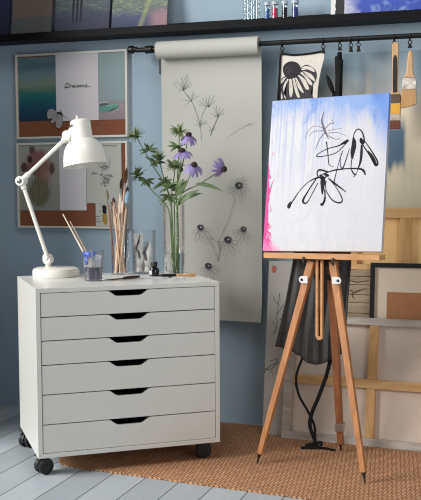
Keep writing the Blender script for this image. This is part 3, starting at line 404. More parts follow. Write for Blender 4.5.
tag(obj('navy_panel', M().panel(lean_frame(-2.4, .15), 0.15, 0.27, 0.012), navy), 'dark navy panel at the far left corner of the black ledge', 'panel')
def city(g, c, x, uv):
    n = g.noise(g.coord('UV', (5, 30, 1)), 1.0, 4, 0.6, 1.2)
    c = g.mix(g.math('MULTIPLY', g.step(n, 0.52, 0.62), g.step(x[1], 0.24, 0.34)), c, rgb(112, 122, 112))
    d = g.math('MULTIPLY', g.math('GREATER_THAN', x[0], 0.30), g.math('LESS_THAN', x[0], 0.52))
    s = g.math('GREATER_THAN', g.math('FRACT', g.math('MULTIPLY', x[0], 14.0)), 0.35)
    return g.mix(g.math('MULTIPLY', g.math('MULTIPLY', d, s), g.step(x[1], 0.12, 0.2)), c, rgb(30, 30, 50))
p1 = painted('harbour_painting', [(0.0, rgb(42, 44, 62)), (0.25, rgb(58, 64, 88)), (0.45, rgb(84, 94, 98)), (0.8, rgb(76, 90, 104))], 0.16, (4, 12, 1), extra=city)  # palette darkened for the weak light on the ledge
tag(obj('harbour_painting', M().panel(lean_frame(-2.022, .255), 0.258, 0.3, 0.014), p1), 'dim blue painting with dark upright stripes on the black ledge', 'painting')
def road(g, c, x, uv):
    n = g.noise(g.coord('UV', (6, 26, 1)), 1.0, 4, 0.6, 1.5)
    c = g.mix(g.math('MULTIPLY', g.step(n, 0.5, 0.6), g.step(x[1], 0.2, 0.32)), c, rgb(140, 152, 124))
    d = g.math('ABSOLUTE', g.math('SUBTRACT', x[0], g.math('ADD', 0.50, g.math('MULTIPLY', x[1], 0.40))))
    c = g.mix(g.math('MULTIPLY', g.math('SUBTRACT', 1.0, g.step(d, 0.01, 0.07)), .45), c, rgb(176, 178, 112))
    return g.mix(g.math('MULTIPLY', g.step(x[0], 0.62, 0.8), g.math('SUBTRACT', 1.0, g.step(x[1], 0.22, 0.34))), c, rgb(150, 120, 128))
p2 = painted('road_painting', [(0.0, rgb(52, 56, 84)), (0.2, rgb(70, 78, 110)), (0.35, rgb(104, 116, 108)), (0.8, rgb(94, 110, 124))], 0.16, (4, 12, 1), extra=road)
tag(obj('road_painting', M().panel(lean_frame(-1.752, .25), 0.252, 0.3, 0.014), p2), 'blue painting with a yellow-green road, right of the striped painting', 'painting')
def splash(g, c, x, uv):
    n = g.noise(g.coord('UV', (3, 3, 1)), 1.0, 5, 0.6, 2.0)
    c = g.mix(g.math('MULTIPLY', g.step(n, 0.50, 0.66), .8), c, rgb(150, 178, 214))
    c = g.mix(g.step(g.math('ADD', x[0], g.math('MULTIPLY', n, -0.2)), 0.14, -0.06), c, rgb(222, 220, 220))
    d = g.math('ABSOLUTE', g.math('SUBTRACT', x[0], g.math('ADD', 0.055, g.math('MULTIPLY', n, 0.03))))
    return g.mix(g.math('LESS_THAN', d, 0.034), c, rgb(34, 32, 36))
p3 = painted('blue_splash_painting', [(0.0, rgb(52, 74, 168)), (0.4, rgb(50, 84, 180)), (0.8, rgb(110, 150, 205))], 0.3, (2.2, 2.6, 1), extra=splash)
tag(obj('splash_painting', M().panel(lean_frame(-0.806, .5), 0.52, 0.3, 0.016), p3), 'bright blue splashed canvas at the right end of the black ledge', 'painting')
# glass tubes and pigment jars
for i, (x, r, h) in enumerate(((-1.152, .0115, .17), (-1.126, .0105, .165), (-1.1035, .0105, .168))):
    t = thing('glass_tube', ('leftmost empty glass tube standing on the black ledge', 'middle empty glass tube of three on the black ledge', 'rightmost empty glass tube, nearest the blue pigment jar')[i], 'tube', (x, -.088, ST), 'empty glass tubes on the ledge')
    obj('tube_wall', M().lathe([(0, 0), (r, 0), (r, h), (r - .0014, h), (r - .0014, .004), (0, .004)], at(x, -.088, ST), 18), GLASST, t)
    obj('rim', M().lathe([(r - .002, h - .006), (r + .001, h - .006), (r + .001, h + .001), (r - .002, h + .001), (r - .002, h - .006)], at(x, -.088, ST), 18), WHITE, t)
jars = ((-1.063, .0115, (40, 104, 172), 'blue'), (-1.031, .0135, (206, 66, 104), 'pink'), (-.991, .0125, (18, 18, 24), 'black'), (-.948, .014, (62, 70, 160), 'violet-blue'))
for x, r, c, nm in jars:
    t = thing('pigment_jar', 'small jar of %s pigment standing on the black ledge' % nm, 'jar', (x, -.09, ST), 'pigment jars on the ledge')
    obj('jar_wall', M().lathe([(0, 0), (r, 0), (r, .072), (r - .0016, .072), (r - .0016, .003), (0, .003)], at(x, -.09, ST), 18), GLASST, t)
    obj('pigment', M().lathe([(0, .0035), (r - .002, .0035), (r - .002, .058), (0, .06)], at(x, -.09, ST), 18), mat('%s_pigment' % nm.replace('-', '_'), rgb(*c), 0.8, var=0.15, scale=200), t)
    obj('lid', M().lathe([(0, .0725), (r + .001, .0725), (r + .001, .084), (0, .084)], at(x, -.09, ST), 18), mat('pale_lid', rgb(180, 190, 198), 0.4), t)

# ------------------------------------------------------------------ rod with paper roll
RY, RZ0 = -0.10, 1.5835
rd = thing('hanging_rail', 'black hanging rail running below the black ledge', 'rail', (-1.0, 0, RZ0))
XA = axis_frame((0, RY, RZ0), (1, 0, 0))
obj('rod', M().tube([(-1.63, RY, RZ0), (0.25, RY, RZ0)], .0102, 14), ROD, rd)
obj('finial', M().lathe([(0, -1.668), (.014, -1.666), (.017, -1.66), (.017, -1.645), (.012, -1.642), (.012, -1.628), (0, -1.628)], axis_frame((0, RY, RZ0 + .003), (-1, 0, 0)) @ Matrix.Scale(-1, 4, (0, 0, 1)), 18), ROD, rd)
obj('collar', M().tube([(-1.588, RY, RZ0), (-1.558, RY, RZ0)], .0165, 16), ROD, rd)
m = M().box((-1.559, RY + .002, RZ0 - .013), (-1.549, -.009, RZ0 + .013)); m.box((-1.567, -.009, 1.492), (-1.541, -.001, RZ0 + .02))
obj('wall_bracket', m, GREYMETAL, rd, .0015)

rl = thing('paper_roll', 'wide roll of cream drawing paper hanging from the black rail', 'paper', (-1.32, -.1, 0.455))
XR = axis_frame((-1.534, RY, 1.5775), (1, 0, 0))
obj('roll', M().lathe([(.0145, 0), (.0365, 0), (.0365, .440), (.0145, .440), (.0145, 0)], XR, 40), PAPER, rl)
SF = frame((-1.545, -.06, .455), (1, 0, 0), (0, 0, 1))
m = M(); rows = []
for i in range(25):
    t = i / 24; z = .452 + (1.583 - .452) * t; y = -.060 + (-.0635 + .060) * t
    if t < .10: y -= .010 * ((.10 - t) / .10) ** 2
    rows.append([(-1.5335 + .438 * s / 6, y - (.012 * ((.12 - t) / .12) ** 2 * (s / 6) ** 3 if t < .12 else 0), z - (.004 * s / 6 if i == 0 else 0)) for s in range(7)])
vs = [[m.b.verts.new(p) for p in r] for r in rows]
for a, b in zip(vs, vs[1:]):
    for j in range(6): m.face([a[j], a[j + 1], b[j + 1], b[j]], sm=True)
U = .00068
m.mi = 1; SO = .0042
for w_, pts in SPRIG: m.stroke(pts, [x * U for x in w_], SF, SO)
for w_, pts in CONEFLOWERS: m.stroke(pts, [x * U for x in w_], SF, SO)
m.mi = 2
for w_, pts in SPRIG_FAINT: m.stroke(pts, [x * U for x in w_], SF, SO)
m.mi = 3
for x, y, r in CONE_HEADS:
    m.blob([(x + r * (1 + .12 * sin(3 * a)) * cos(a), y + r * .95 * sin(a)) for a in [k * pi / 5 for k in range(10)]], SF, SO + .0003)
    m.mi = 0; m.blob([(x + r * .25 + r * .28 * cos(a), y + r * .1 + r * .2 * sin(a)) for a in [k * pi / 3 for k in range(6)]], SF, SO + .0006); m.mi = 3
obj('hanging_sheet', m, [PAPER, PENCIL, PENCILF, CHARC], rl, recalc=False, label='long cream sheet with pencil drawings of coneflowers')

# rings on the rail
def ring(x, label, drop=.03, clip=True):
    t = thing('rail_ring', label, 'ring', (x, RY, RZ0 - .03), 'black rings on the rail')
    pts = [(x + .002 * sin(a), RY + .0125 * cos(a), RZ0 - .004 + .0125 * sin(a)) for a in [2 * pi * k / 20 for k in range(21)]]
    obj('loop', M().tube(pts, .0024, 6, cap=False), ROD, t)
    z = RZ0 - .0165
    obj('eye', M().tube([(x + .007 * cos(a), RY, z - .007 + .007 * sin(a)) for a in [2 * pi * k / 14 for k in range(15)]], .0018, 6, cap=False), ROD, t)
    if clip: obj('clip', M().box((x - .0055, RY - .006, z - .013 - drop * .45), (x + .0055, RY + .006, z - .0135)).box((x - .008, RY - .007, z - .020 - drop * .45), (x + .008, RY + .007, z - .0131 - drop * .45)), ROD, t, .0015)
ring(-1.0, 'black ring holding the left corner of the flower cloth'); ring(-.832, 'black ring holding the right corner of the flower cloth')
ring(-.766, 'black ring holding the folded black cloth', .012)
ring(-.722, 'left of two empty black rings on the rail', .03); ring(-.692, 'right of two empty black rings on the rail', .03)
ring(-.553, 'black ring above the long flat paintbrush', .004, False); ring(-.494, 'black ring above the wide worn paintbrush', .02)

# ------------------------------------------------------------------ hung flower cloth
F = frame((-1.02, -.1, 1.3), (1, 0, 0), (0, 0, 1))
cl = thing('flower_cloth', 'cream cloth with black coneflower print hanging from two rail rings', 'cloth', (-.92, -.1, 1.28))
out = [(.0183, .2345), (.06, .2285), (.105, .229), (.15, .2325), (.1915, .2385), (.1915, .215), (.179, .17), (.1715, .134), (.166, .093), (.163, .045), (.165, -.01), (.004, -.01), (.0075, .045), (.0118, .125)]
m = M().prism(out, .002, F)
m.mi = 1; m.blob(CLOTH_DARK, F, .0005)
m.mi = 0
for _, pts in CLOTH_PETALS: m.blob(pts, F, .001)
m.mi = 2
m.blob(CLOTH_DISC, F, .0015)
random.seed(3)
m.mi = 3
for k in range(26):
    a = random.uniform(0, 6.28); r = .0145 * random.random() ** .5; cx = .0505 + r * cos(a); cy = .175 + r * .9 * sin(a)
    m.stroke([(cx, cy), (cx + .0035 * cos(a), cy + .0035 * sin(a))], [.0016, .0008], F, .0018, 2)
m.mi = 1
for _, pts in CLOTH_PETALS:
    P = pts[:]; m.stroke(P + [P[0]], [.0016, .0012, .0018], F, .0013)
    c = (sum(p[0] for p in P) / len(P), sum(p[1] for p in P) / len(P)); m.stroke([P[0], c], [.0014, .0008], F, .0014, 3)
obj('printed_panel', m, [mat('cream_linen', rgb(222, 216, 206), 0.9, var=0.05, scale=60, spec=.1), CHARC, mat('print_black', rgb(40, 34, 42), 0.8, var=.3, scale=200), mat('print_grey', rgb(110, 100, 108), 0.8)], cl)
m = M(); m.stroke([(.0165, .241), (.06, .2325), (.105, .2325), (.15, .236), (.194, .243)], [.008, .0075, .008], F, .002); m.stroke([(.0155, .243), (.0085, .125), (.004, .045), (.001, -.01)], [.008, .0095, .010], F, .0021)
m.mi = 0
obj('black_binding', m, RIBBON, cl, solid=.003)
# narrow folded black cloth with a loop
fc = thing('folded_cloth', 'narrow black cloth folded and hung beside the flower cloth', 'cloth', (-.77, -.1, 1.2))
m = M()
for k, (x0, x1, y, zt_, zb) in enumerate(((-.785, -.757, -.104, 1.521, 1.22), (-.779, -.762, -.094, 1.537, 1.21), (-.770, -.754, -.108, 1.506, 1.23))):
    prev = None
    for i in range(13):
        t = i / 12; z = zt_ + (zb - zt_) * t; dx = .003 * sin(5 * t + k)
        cur = [m.b.verts.new((x0 + dx, y, z - .004)), m.b.verts.new(((x0 + x1) / 2 + dx, y - .006, z)), m.b.verts.new((x1 + dx, y, z - .002))]
        if prev:
            for j in range(2): m.face([prev[j], prev[j + 1], cur[j + 1], cur[j]], sm=True)
        prev = cur
obj('folds', m, RIBBON, fc, solid=.003)
m = M().leaf((-.79, -.101, 1.375), (-.818, -.103, 1.45), .019, (0, -1, 0), tipw=.4); m.leaf((-.787, -.1, 1.385), (-.80, -.1, 1.29), .014, (0, -1, 0), tipw=.6)
obj('loose_end', m, RIBBON, fc, solid=.003)

# ------------------------------------------------------------------ hung paintbrushes
HANDLE = wood('worn_handle_wood', rgb(190, 148, 104), rgb(220, 186, 146)); BRIST = mat('brown_bristle', rgb(120, 74, 48), .8, var=.3, scale=20, stretch=(40, 40, 1))
TANB = mat('tan_bristle', rgb(190, 148, 100), .85, var=.25, scale=18, stretch=(40, 40, 1)); FERR = mat('worn_ferrule', rgb(200, 186, 170), .5, .2, var=.3, scale=50)
YEL = mat('yellow_band', rgb(226, 170, 62), .5, var=.08, scale=40); DARKH = mat('dark_handle_core', rgb(42, 34, 30), .5, var=.3)
def outline(zs):   # symmetric outline from (half width, z)
    return [(-w, z) for w, z in zs] + [(w, z) for w, z in zs[::-1]]
b1 = thing('flat_paintbrush', 'long flat paintbrush with dark handle and yellow band hanging from rail', 'paintbrush', (-.549, RY, 1.21))
FB = frame((-.549, RY - .007, 0), (1, 0, 0), (0, 0, 1))
obj('handle', M().prism(outline([(.008, 1.562), (.0115, 1.556), (.0125, 1.535), (.0115, 1.49), (.0105, 1.42), (.010, 1.385), (.0135, 1.372), (.019, 1.362)]), .014, FB), HANDLE, b1, .003)
obj('handle_core', M().prism(outline([(.003, 1.512), (.0076, 1.500), (.0086, 1.45), (.0078, 1.40), (.0076, 1.37)]), .002, frame((-.549, RY - .0085, 0), (1, 0, 0), (0, 0, 1))), DARKH, b1)
obj('ferrule', M().prism(outline([(.0195, 1.3615), (.0205, 1.345), (.0205, 1.262)]), .02, frame((-.549, RY - .010, 0), (1, 0, 0), (0, 0, 1))), [FERR], b1, .002)
obj('yellow_band', M().prism(outline([(.0208, 1.326), (.0208, 1.288)]), .021, frame((-.549, RY - .0106, 0), (1, 0, 0), (0, 0, 1))), YEL, b1, .001)
obj('dark_band', M().prism(outline([(.0209, 1.3615), (.0209, 1.3275)]), .0212, frame((-.549, RY - .0106, 0), (1, 0, 0), (0, 0, 1))), mat('stained_ferrule', rgb(96, 78, 62), .6, var=.35, scale=60), b1, .001)
obj('bristles', M().prism(outline([(.0205, 1.2615), (.0215, 1.23)]) , .018, frame((-.549, RY - .009, 0), (1, 0, 0), (0, 0, 1))), BRIST, b1, .002)
b2 = thing('wide_paintbrush', 'wide worn paintbrush with tan bristles hanging at the right end', 'paintbrush', (-.49, RY, 1.3))
FB = frame((-.537, RY - .008, 0), (.999, 0, -.03), (.03, 0, .999))
obj('handle', M().prism(outline([(.006, 1.528), (.009, 1.515), (.0105, 1.49), (.0115, 1.46), (.015, 1.44), (.023, 1.425)]), .016, FB), HANDLE, b2, .004)
obj('ferrule', M().prism(outline([(.0235, 1.4248), (.0265, 1.41), (.027, 1.381)]), .019, frame((-.537, RY - .0095, 0), (.999, 0, -.03), (.03, 0, .999))), mat('paint_flecked_ferrule', rgb(196, 186, 176), .6, var=.55, scale=55), b2, .002)
obj('bristles', M().prism([(-.027, 1.3808), (-.0295, 1.345), (-.032, 1.308), (-.01, 1.312), (.012, 1.318), (.03, 1.326), (.0285, 1.35), (.027, 1.3808)], .017, frame((-.537, RY - .0085, 0), (.999, 0, -.03), (.03, 0, .999))), TANB, b2, .002)

# ------------------------------------------------------------------ two pin boards
def board(x0, x1, z0, z1, label):
    t = thing('pin_board', label, 'pin board', ((x0 + x1) / 2, 0, z0))
    b = .009; m = M()
    m.box((x0, -.022, z0), (x1, -.001, z0 + b)); m.box((x0, -.022, z1 - b), (x1, -.001, z1)); m.box((x0, -.022, z0 + b), (x0 + b, -.001, z1 - b)); m.box((x1 - b, -.022, z0 + b), (x1, -.001, z1 - b))
    obj('board_frame', m, ALU, t); obj('cork', M().box((x0 + b, -.014, z0 + b), (x1 - b, -.001, z1 - b)), CORK, t)
    return t
board(-2.254, -1.710, 1.2265, 1.602, 'upper pin board with seascape, white note and car photo'); board(-2.257, -1.713, .827, 1.2085, 'lower pin board with red watercolour and botanical drawing')
def sheet(name, x0, z0, x1, z1, mt, label, cat, y=-.0165, extra=None, mats=None):
    F = WALLF(x0, y, z0); m = M().panel(F, x1 - x0, z1 - z0, .0012)
    if extra: extra(m)
    return tag(obj(name, m, [mt] + (mats or [])), label, cat)
sea = painted('teal_seascape', [(0.0, rgb(16, 48, 74)), (.22, rgb(12, 72, 96)), (.40, rgb(28, 104, 104)), (.47, rgb(72, 116, 100)), (.56, rgb(112, 130, 116)), (.72, rgb(104, 130, 132)), (.85, rgb(80, 106, 120)), (1.0, rgb(104, 134, 136))], .10, (1.6, 12, 1))
sheet('seascape_print', -2.242, 1.306, -2.052, 1.588, sea, 'teal seascape print pinned left on the upper pin board', 'print')
FD = frame((-2.05, -.0165 - .0022, 1.3), (1, 0, 0), (0, 0, 1))
def dream(m):
    m.mi = 1
    for w_, pts in DREAMS: m.stroke(pts, [x * .0004 for x in w_], FD, .0006)
sheet('handwritten_note', -2.054, 1.302, -1.848, 1.594, WPAPER, 'white sheet with one handwritten word on upper pin board', 'paper', -.0178, dream, [INK])
beach = painted('misty_beach_photo', [(0.0, rgb(134, 124, 128)), (.20, rgb(150, 138, 142)), (.235, rgb(146, 134, 132)), (.27, rgb(132, 140, 144)), (.31, rgb(138, 154, 158)), (1.0, rgb(134, 158, 158))], .012, (2, 6, 1), bump=0)
FC = frame((-1.846, -.0178, 1.3), (1, 0, 0), (0, 0, 1))
def car(m):
    for i, S_ in enumerate((CAR, CAR_ROOF, CAR_WINDOW, CAR_WHITE)):
        m.mi = i + 1
        for _, pts in S_: m.blob([(max(p[0], .0008), p[1]) for p in pts], FC, .0003 + .0002 * i, 3)
sheet('car_photo', -1.8475, 1.302, -1.722, 1.592, beach, 'photo of a turquoise car on a beach, upper pin board', 'photo', -.0168, car, [mat('turquoise_print', rgb(84, 142, 132), .6), mat('pale_print', rgb(176, 178, 176), .6), mat('dark_print', rgb(70, 78, 86), .6), mat('white_print', rgb(150, 186, 178), .6)])
FM = frame((-2.05, -.0205, 1.3), (1, 0, 0), (0, 0, 1)); m = M()
for i, (_, pts) in enumerate(MOTH): m.prism(smooth_path(pts + [pts[0]], 4)[:-1], .0010, frame((-2.05, -.0205 - .0012 * i, 1.3), (1, 0, 0), (0, 0, 1)))
m.mi = 1
for w_, pts in MOTH_BODY: m.stroke(pts, [x * .0003 for x in w_], FM, .0042)
m.mi = 2
for _, pts in MOTH:
    c = pts[0]
    for p in pts[2:-1]: m.stroke([c, p], [.0010, .0013], FM, .0041, 2)
tag(obj('paper_moth', m, [mat('pale_wing_paper', rgb(166, 158, 162), .8, var=.2, scale=90), INK, PENCILF]), 'pale winged moth cut-out pinned at the white note corner', 'cut-out')
def poppy(g, c, x, uv):
    n = g.noise(g.coord('UV', (5, 6, 1)), 1.0, 5, .6, .6); n2 = g.noise(g.coord('UV', (26, 2.2, 1)), 1.0, 3)
    def spot(cx, cy, rx, ry, lo=.75, hi=1.1):
        d = g.math('SQRT', g.math('ADD', g.math('POWER', g.math('DIVIDE', g.math('SUBTRACT', x[0], cx), rx), 2.0), g.math('POWER', g.math('DIVIDE', g.math('SUBTRACT', x[1], cy), ry), 2.0)))
        return g.math('SUBTRACT', 1.0, g.step(g.math('ADD', d, g.math('MULTIPLY', g.math('SUBTRACT', n, .5), .9)), lo, hi))
    c = g.mix(g.math('MULTIPLY', spot(.5, .30, .28, .26), .95), c, rgb(104, 102, 74))
    c = g.mix(g.math('MULTIPLY', spot(.46, .72, .30, .22), .9), c, rgb(132, 82, 76)); c = g.mix(g.math('MULTIPLY', spot(.62, .62, .22, .2), .6), c, rgb(150, 106, 96))
    c = g.mix(spot(.33, .92, .08, .06), c, rgb(100, 70, 78)); c = g.mix(spot(.27, .78, .06, .06), c, rgb(66, 34, 44)); c = g.mix(spot(.13, .66, .09, .08), c, rgb(88, 58, 52)); c = g.mix(spot(.80, .64, .08, .09), c, rgb(100, 72, 64))
    drip = g.math('MULTIPLY', g.step(n2, .56, .64), g.math('MULTIPLY', spot(.5, .42, .3, .34), .7))
    return g.mix(drip, c, rgb(66, 44, 42))
pop = painted('poppy_watercolour', [(0.0, rgb(146, 146, 138)), (1.0, rgb(160, 162, 156))], .2, (3, 3, 1), extra=poppy, bump=0)
sheet('watercolour_print', -2.247, .905, -2.042, 1.199, pop, 'red and olive watercolour print pinned on the lower board', 'print')
F5 = WALLF(-2.247, -.0165, .905)
sheet('blank_sheet', -2.044, .906, -1.913, 1.199, WPAPER, 'plain white sheet beside the red watercolour', 'paper', -.0172)
FN = frame((-1.91, -.0178, .835), (1, 0, 0), (0, 0, 1))
def bota(m):
    m.mi = 1
    for w_, pts in BOTANICAL: m.stroke(pts, [x * .00052 for x in w_], FN, .0012)
    m.mi = 2
    for _, pts in PERFOR: m.blob(pts, FN, .0013, closed=False)  # row of dark brown perforation marks
sheet('botanical_drawing', -1.911, .938, -1.742, 1.203, PAPER, 'perforated sketch page with a leafy pencil drawing on lower board', 'drawing', -.0182, bota, [mat('dark_pencil', rgb(78, 78, 84), .8, var=.1), mat('perforation_dark', rgb(70, 44, 34), .9)])
def bee(m):
    m.mi = 1
    for _, pts in BEE_DARK: m.blob(pts, FN, .001)
    m.mi = 2
    for _, pts in BEE_GOLD: m.blob(pts, FN, .001)
    m.mi = 1
    for w_, pts in BEE_LEGS: m.stroke(pts, [x * .0003 for x in w_], FN, .001)
    for zz in (.045, .033, .022): m.stroke([(.0425, zz), (.0585, zz)], [.002, .002], FN, .0013, 2)
sheet('bee_drawing', -1.869, .838, -1.742, .9375, PAPER, 'small cream print of a golden bee below the sketch page', 'drawing', -.0174, bee, [INK, mat('gold_print', rgb(158, 128, 40), .7, var=.3, scale=150)])

# ------------------------------------------------------------------ drawer unit on castors
CY = radians(37.125); CX = Matrix.Translation((-1.650, -.968, 0)) @ Matrix.Rotation(CY, 4, 'Z')
ZB, ZT, W_, D_ = .070, .667, .67, .48
ch = thing('drawer_unit', 'white six-drawer unit on black castors standing on grey floorboards', 'drawer unit', tuple(CX @ V((W_ / 2, D_ / 2, 0))))
m = M()
m.box((0, 0, ZT - .0165), (W_, D_, ZT), CX); m.box((0, 0, ZB), (W_, D_, ZB + .016), CX)
m.box((0, 0, ZB + .016), (.0165, D_, ZT - .0165), CX); m.box((W_ - .0165, 0, ZB + .016), (W_, D_, ZT - .0165), CX); m.box((.0165, D_ - .008, ZB + .016), (W_ - .0165, D_, ZT - .0165), CX)
obj('carcass', m, CHEST, ch, .0012)
seams = [.6505, .5655, .4825, .3975, .2930, .1875, .0860]
u0, u1 = .0185, W_ - .0185
for a, b in zip(seams, seams[1:]):
    zt_, zb = a - .0015, b + .0018
    m = M(); n0, n1, nd = .252, .408, .020
    poly = [(u0, zb), (u1, zb), (u1, zt_), (n1, zt_), (n1 - .008, zt_ - .002), (n1 - .030, zt_ - nd + .002), (n1 - .040, zt_ - nd), (n0 + .040, zt_ - nd), (n0 + .030, zt_ - nd + .002), (n0 + .008, zt_ - .002), (n0, zt_), (u0, zt_)]
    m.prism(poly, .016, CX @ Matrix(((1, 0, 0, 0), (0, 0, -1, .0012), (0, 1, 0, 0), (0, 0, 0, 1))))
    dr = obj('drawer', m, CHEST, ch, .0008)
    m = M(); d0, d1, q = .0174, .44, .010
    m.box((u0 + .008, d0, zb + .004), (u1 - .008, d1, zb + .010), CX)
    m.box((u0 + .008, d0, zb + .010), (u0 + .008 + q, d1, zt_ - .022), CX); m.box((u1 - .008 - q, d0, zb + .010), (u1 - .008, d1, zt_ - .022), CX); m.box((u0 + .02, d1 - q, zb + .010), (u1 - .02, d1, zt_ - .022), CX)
    obj('drawer_box', m, CHEST_IN, dr, label='inner box of the drawer, darkened to mimic inside shade')
def castor(u, v, ang, floor_z):
    P = CX @ V((u, v, 0)); X = Matrix.Translation((P.x, P.y, floor_z)) @ Matrix.Rotation(ang, 4, 'Z'); h = ZB - floor_z
    m = M(); m.tube([X @ V((0, 0, h - .022)), X @ V((0, 0, h - .0005))], .008, 12); m.box((-.022, -.022, h - .006), (.022, .022, h - .0004), X)
    body = []
    for k in range(13):      # hood over the wheels
        a = radians(-20 + 220 * k / 12); body.append((.030 * cos(a) + .004, .030 + .0285 * sin(a)))
    m.prism(body, .011, X @ Matrix(((1, 0, 0, 0), (0, 0, -1, -.0055), (0, 1, 0, 0), (0, 0, 0, 1))))
    c = obj('castor', m, BLACKP, ch, .0012)
    for s in (-1, 1):
        A = X @ axis_frame((.004, s * .0075, .029), (0, s, 0))
        obj('wheel', M().lathe([(0, 0), (.0265, 0), (.029, .003), (.029, .012), (.026, .0155), (.020, .0165), (.0185, .0145), (.006, .0145), (.005, .017), (0, .017)], A, 26), BLACKP, c)
castor(.024, .058, radians(58), 0.0); castor(W_ - .055, .050, radians(20), RZ); castor(.018, D_ - .05, radians(75), 0.0); castor(W_ - .055, D_ - .05, radians(40), RZ)

# ------------------------------------------------------------------ desk lamp
TZ = ZT + .0003; LY = -.55
lp = thing('desk_lamp', 'off-white jointed desk lamp on the left end of the drawer unit', 'lamp', (-1.789, LY, TZ))
obj('base', M().lathe([(0, 0), (.088, 0), (.0905, .003), (.0905, .022), (.087, .030), (.078, .034), (0, .036)], at(-1.789, LY, TZ), 44), LAMPW, lp)
J0 = V((-1.822, LY, .731)); J1 = V((-1.933, LY, 1.038)); J2 = V((-1.732, LY, 1.203))
m = M().tube([(-1.822, LY, TZ + .034), (-1.822, LY, .722)], .011, 14); m.tube([J0 + V((0, -.016, 0)), J0 + V((0, .016, 0))], .0165, 18)
m.tube([J0 + V((-.003, -.021, .012)), J0 + V((-.003, .021, .012))], .011, 14)
obj('base_joint', m, LAMPW, lp)
d = (J1 - J0).normalized(); obj('lower_arm', M().tube([J0 + d * .016, J1 - d * .012], .0078, 14), LAMPW, lp)
m = M().tube([J1 + V((0, -.017, 0)), J1 + V((0, .017, 0))], .0185, 22); d2 = (J2 - J1).normalized()
m.tube([J1 + d2 * .010, J1 + d2 * .042], .0115, 14); m.tube([J1 - d * .034, J1 - d * .008], .011, 14)
obj('elbow_joint', m, LAMPW, lp); obj('elbow_screw', M().lathe([(0, 0), (.010, 0), (.010, .003), (.007, .005), (0, .005)], axis_frame(J1 + V((0, -.017, 0)), (0, -1, 0)), 16), CHROME, lp)
obj('upper_arm', M().tube([J1 + d2 * .038, J2 - d2 * .010], .0080, 14), LAMPW, lp)
m = M().tube([J2 - d2 * .02, J2 + d2 * .008], .0125, 14); N1 = V((-1.700, LY - .004, 1.232)); m.tube([J2 + V((-.004, -.002, -.006)), N1], .0165, 14); m.tube([J2 + V((.006, -.020, .008)), J2 + V((.006, .018, .008))], .0175, 18)
obj('neck_joint', m, LAMPW, lp)
ax = V((.15, -.05, -1)).normalized(); S0 = V((-1.674, LY - .004, 1.262))
XS = axis_frame(S0, ax) @ Matrix.Scale(1.045, 4)
prof = [(0, -.006), (.030, -.006), (.0355, -.002), (.0375, .004), (.0385, .060), (.040, .066), (.046, .069), (.058, .080), (.068, .096), (.0745, .115), (.0785, .137), (.0800, .156), (.0810, .162)]
inner = [(.0795, .162), (.0775, .150), (.073, .115), (.066, .097), (.056, .083), (.044, .073), (.037, .064), (.036, .004), (0, .004)]
obj('lamp_shade', M().lathe(prof + inner, XS, 48), LAMPW, lp)
m = M().tube([S0 + V((-.005, -.012, .003)), S0 + V((-.006, -.014, .022))], [.006, .0045], 10); obj('switch', m, LAMPW, lp)
m = M().lathe([(0, .012), (.016, .012), (.017, .06), (0, .062)], XS, 20); obj('socket', m, WHITE, lp)
obj('bulb', M().lathe([(.013, .062), (.018, .078), (.028, .098), (.030, .112), (.024, .128), (.012, .136), (0, .138)], XS, 24), mat('opal_bulb', rgb(240, 238, 230), .3, var=.01), lp)
obj('shade_screw', M().tube([V((-1.710, LY - .024, 1.240)), V((-1.688, LY - .045, 1.246))], .0035, 8), CHROME, lp)

# ------------------------------------------------------------------ things on the drawer unit
def tumbler(name, label, x, y, rb, rt, h, th=.0022, seg=36, group=None):
    t = thing(name, label, 'glass' if 'vase' not in name else 'vase', (x, y, TZ), group)
    obj('glass_wall', M().lathe([(0, 0), (rb - .001, 0), (rb, .002), (rt, h - .001), (rt - th / 2, h), (rt - th, h - .001), (rb - th, .006), (0, .006)], at(x, y, TZ), seg), GLASS, t)
    return t
# paint water
gx, gy = -1.572, -.668
t = tumbler('paint_water_glass', 'small glass of dark paint water with blue smears on its rim', gx, gy, .0345, .0395, .112)
obj('paint_water', M().lathe([(0, .0064), (.0318, .0064), (.0342, .051), (0, .051)], at(gx, gy, TZ), 32), mat('murky_paint_water', rgb(74, 74, 92), .25, var=.15, scale=30), t, label='dark grey-violet water')
m = M(); BL = []
random.seed(5)
for a0, a1, z0, z1 in ((-2.35, -1.35, .086, .1105), (-2.1, -1.7, .066, .088), (-1.2, -.9, .098, .110)):
    n = 10; pv = None
    for i in range(n + 1):
        a = a0 + (a1 - a0) * i / n; lo = z0 + random.uniform(-.008, .008); cur = []
        for z in (lo, (lo + z1) / 2, z1):
            r = .0345 + (.0395 - .0345) * z / .112 + .0005; cur.append(m.b.verts.new((gx + r * cos(a), gy + r * sin(a), TZ + z)))
        if pv:
            for j in range(2): m.face([pv[j], cur[j], cur[j + 1], pv[j + 1]], sm=True)
        pv = cur
obj('blue_smear', m, mat('ultramarine_smear', rgb(62, 92, 176), .4, var=.25, scale=90), t, solid=.0006)
m = M(); pv = None
for i in range(37):
    a = 2 * pi * i / 36; cur = [m.b.verts.new((gx + (.0345 + .005 * z / .112 - .003) * cos(a), gy + (.0345 + .005 * z / .112 - .003) * sin(a), TZ + z)) for z in (.052, .075 + .012 * sin(5 * a), .098 + .006 * sin(3 * a + 1))]
    if pv:
        for j in range(2): m.face([pv[j], cur[j], cur[j + 1], pv[j + 1]], sm=True)
    pv = cur
fm, fnt, fpn = new_mat('dried_paint_film'); fg = G(fnt); fn = fg.noise(fg.coord('Object', (1, 1, .4)), 60, 4)
fpn.inputs['Base Color'].default_value = rgb(206, 208, 220); fpn.inputs['Roughness'].default_value = .5; fg.put(fpn.inputs['Alpha'], fg.step(fn, .30, .85)); film = fm
obj('paint_film', m, film, t)
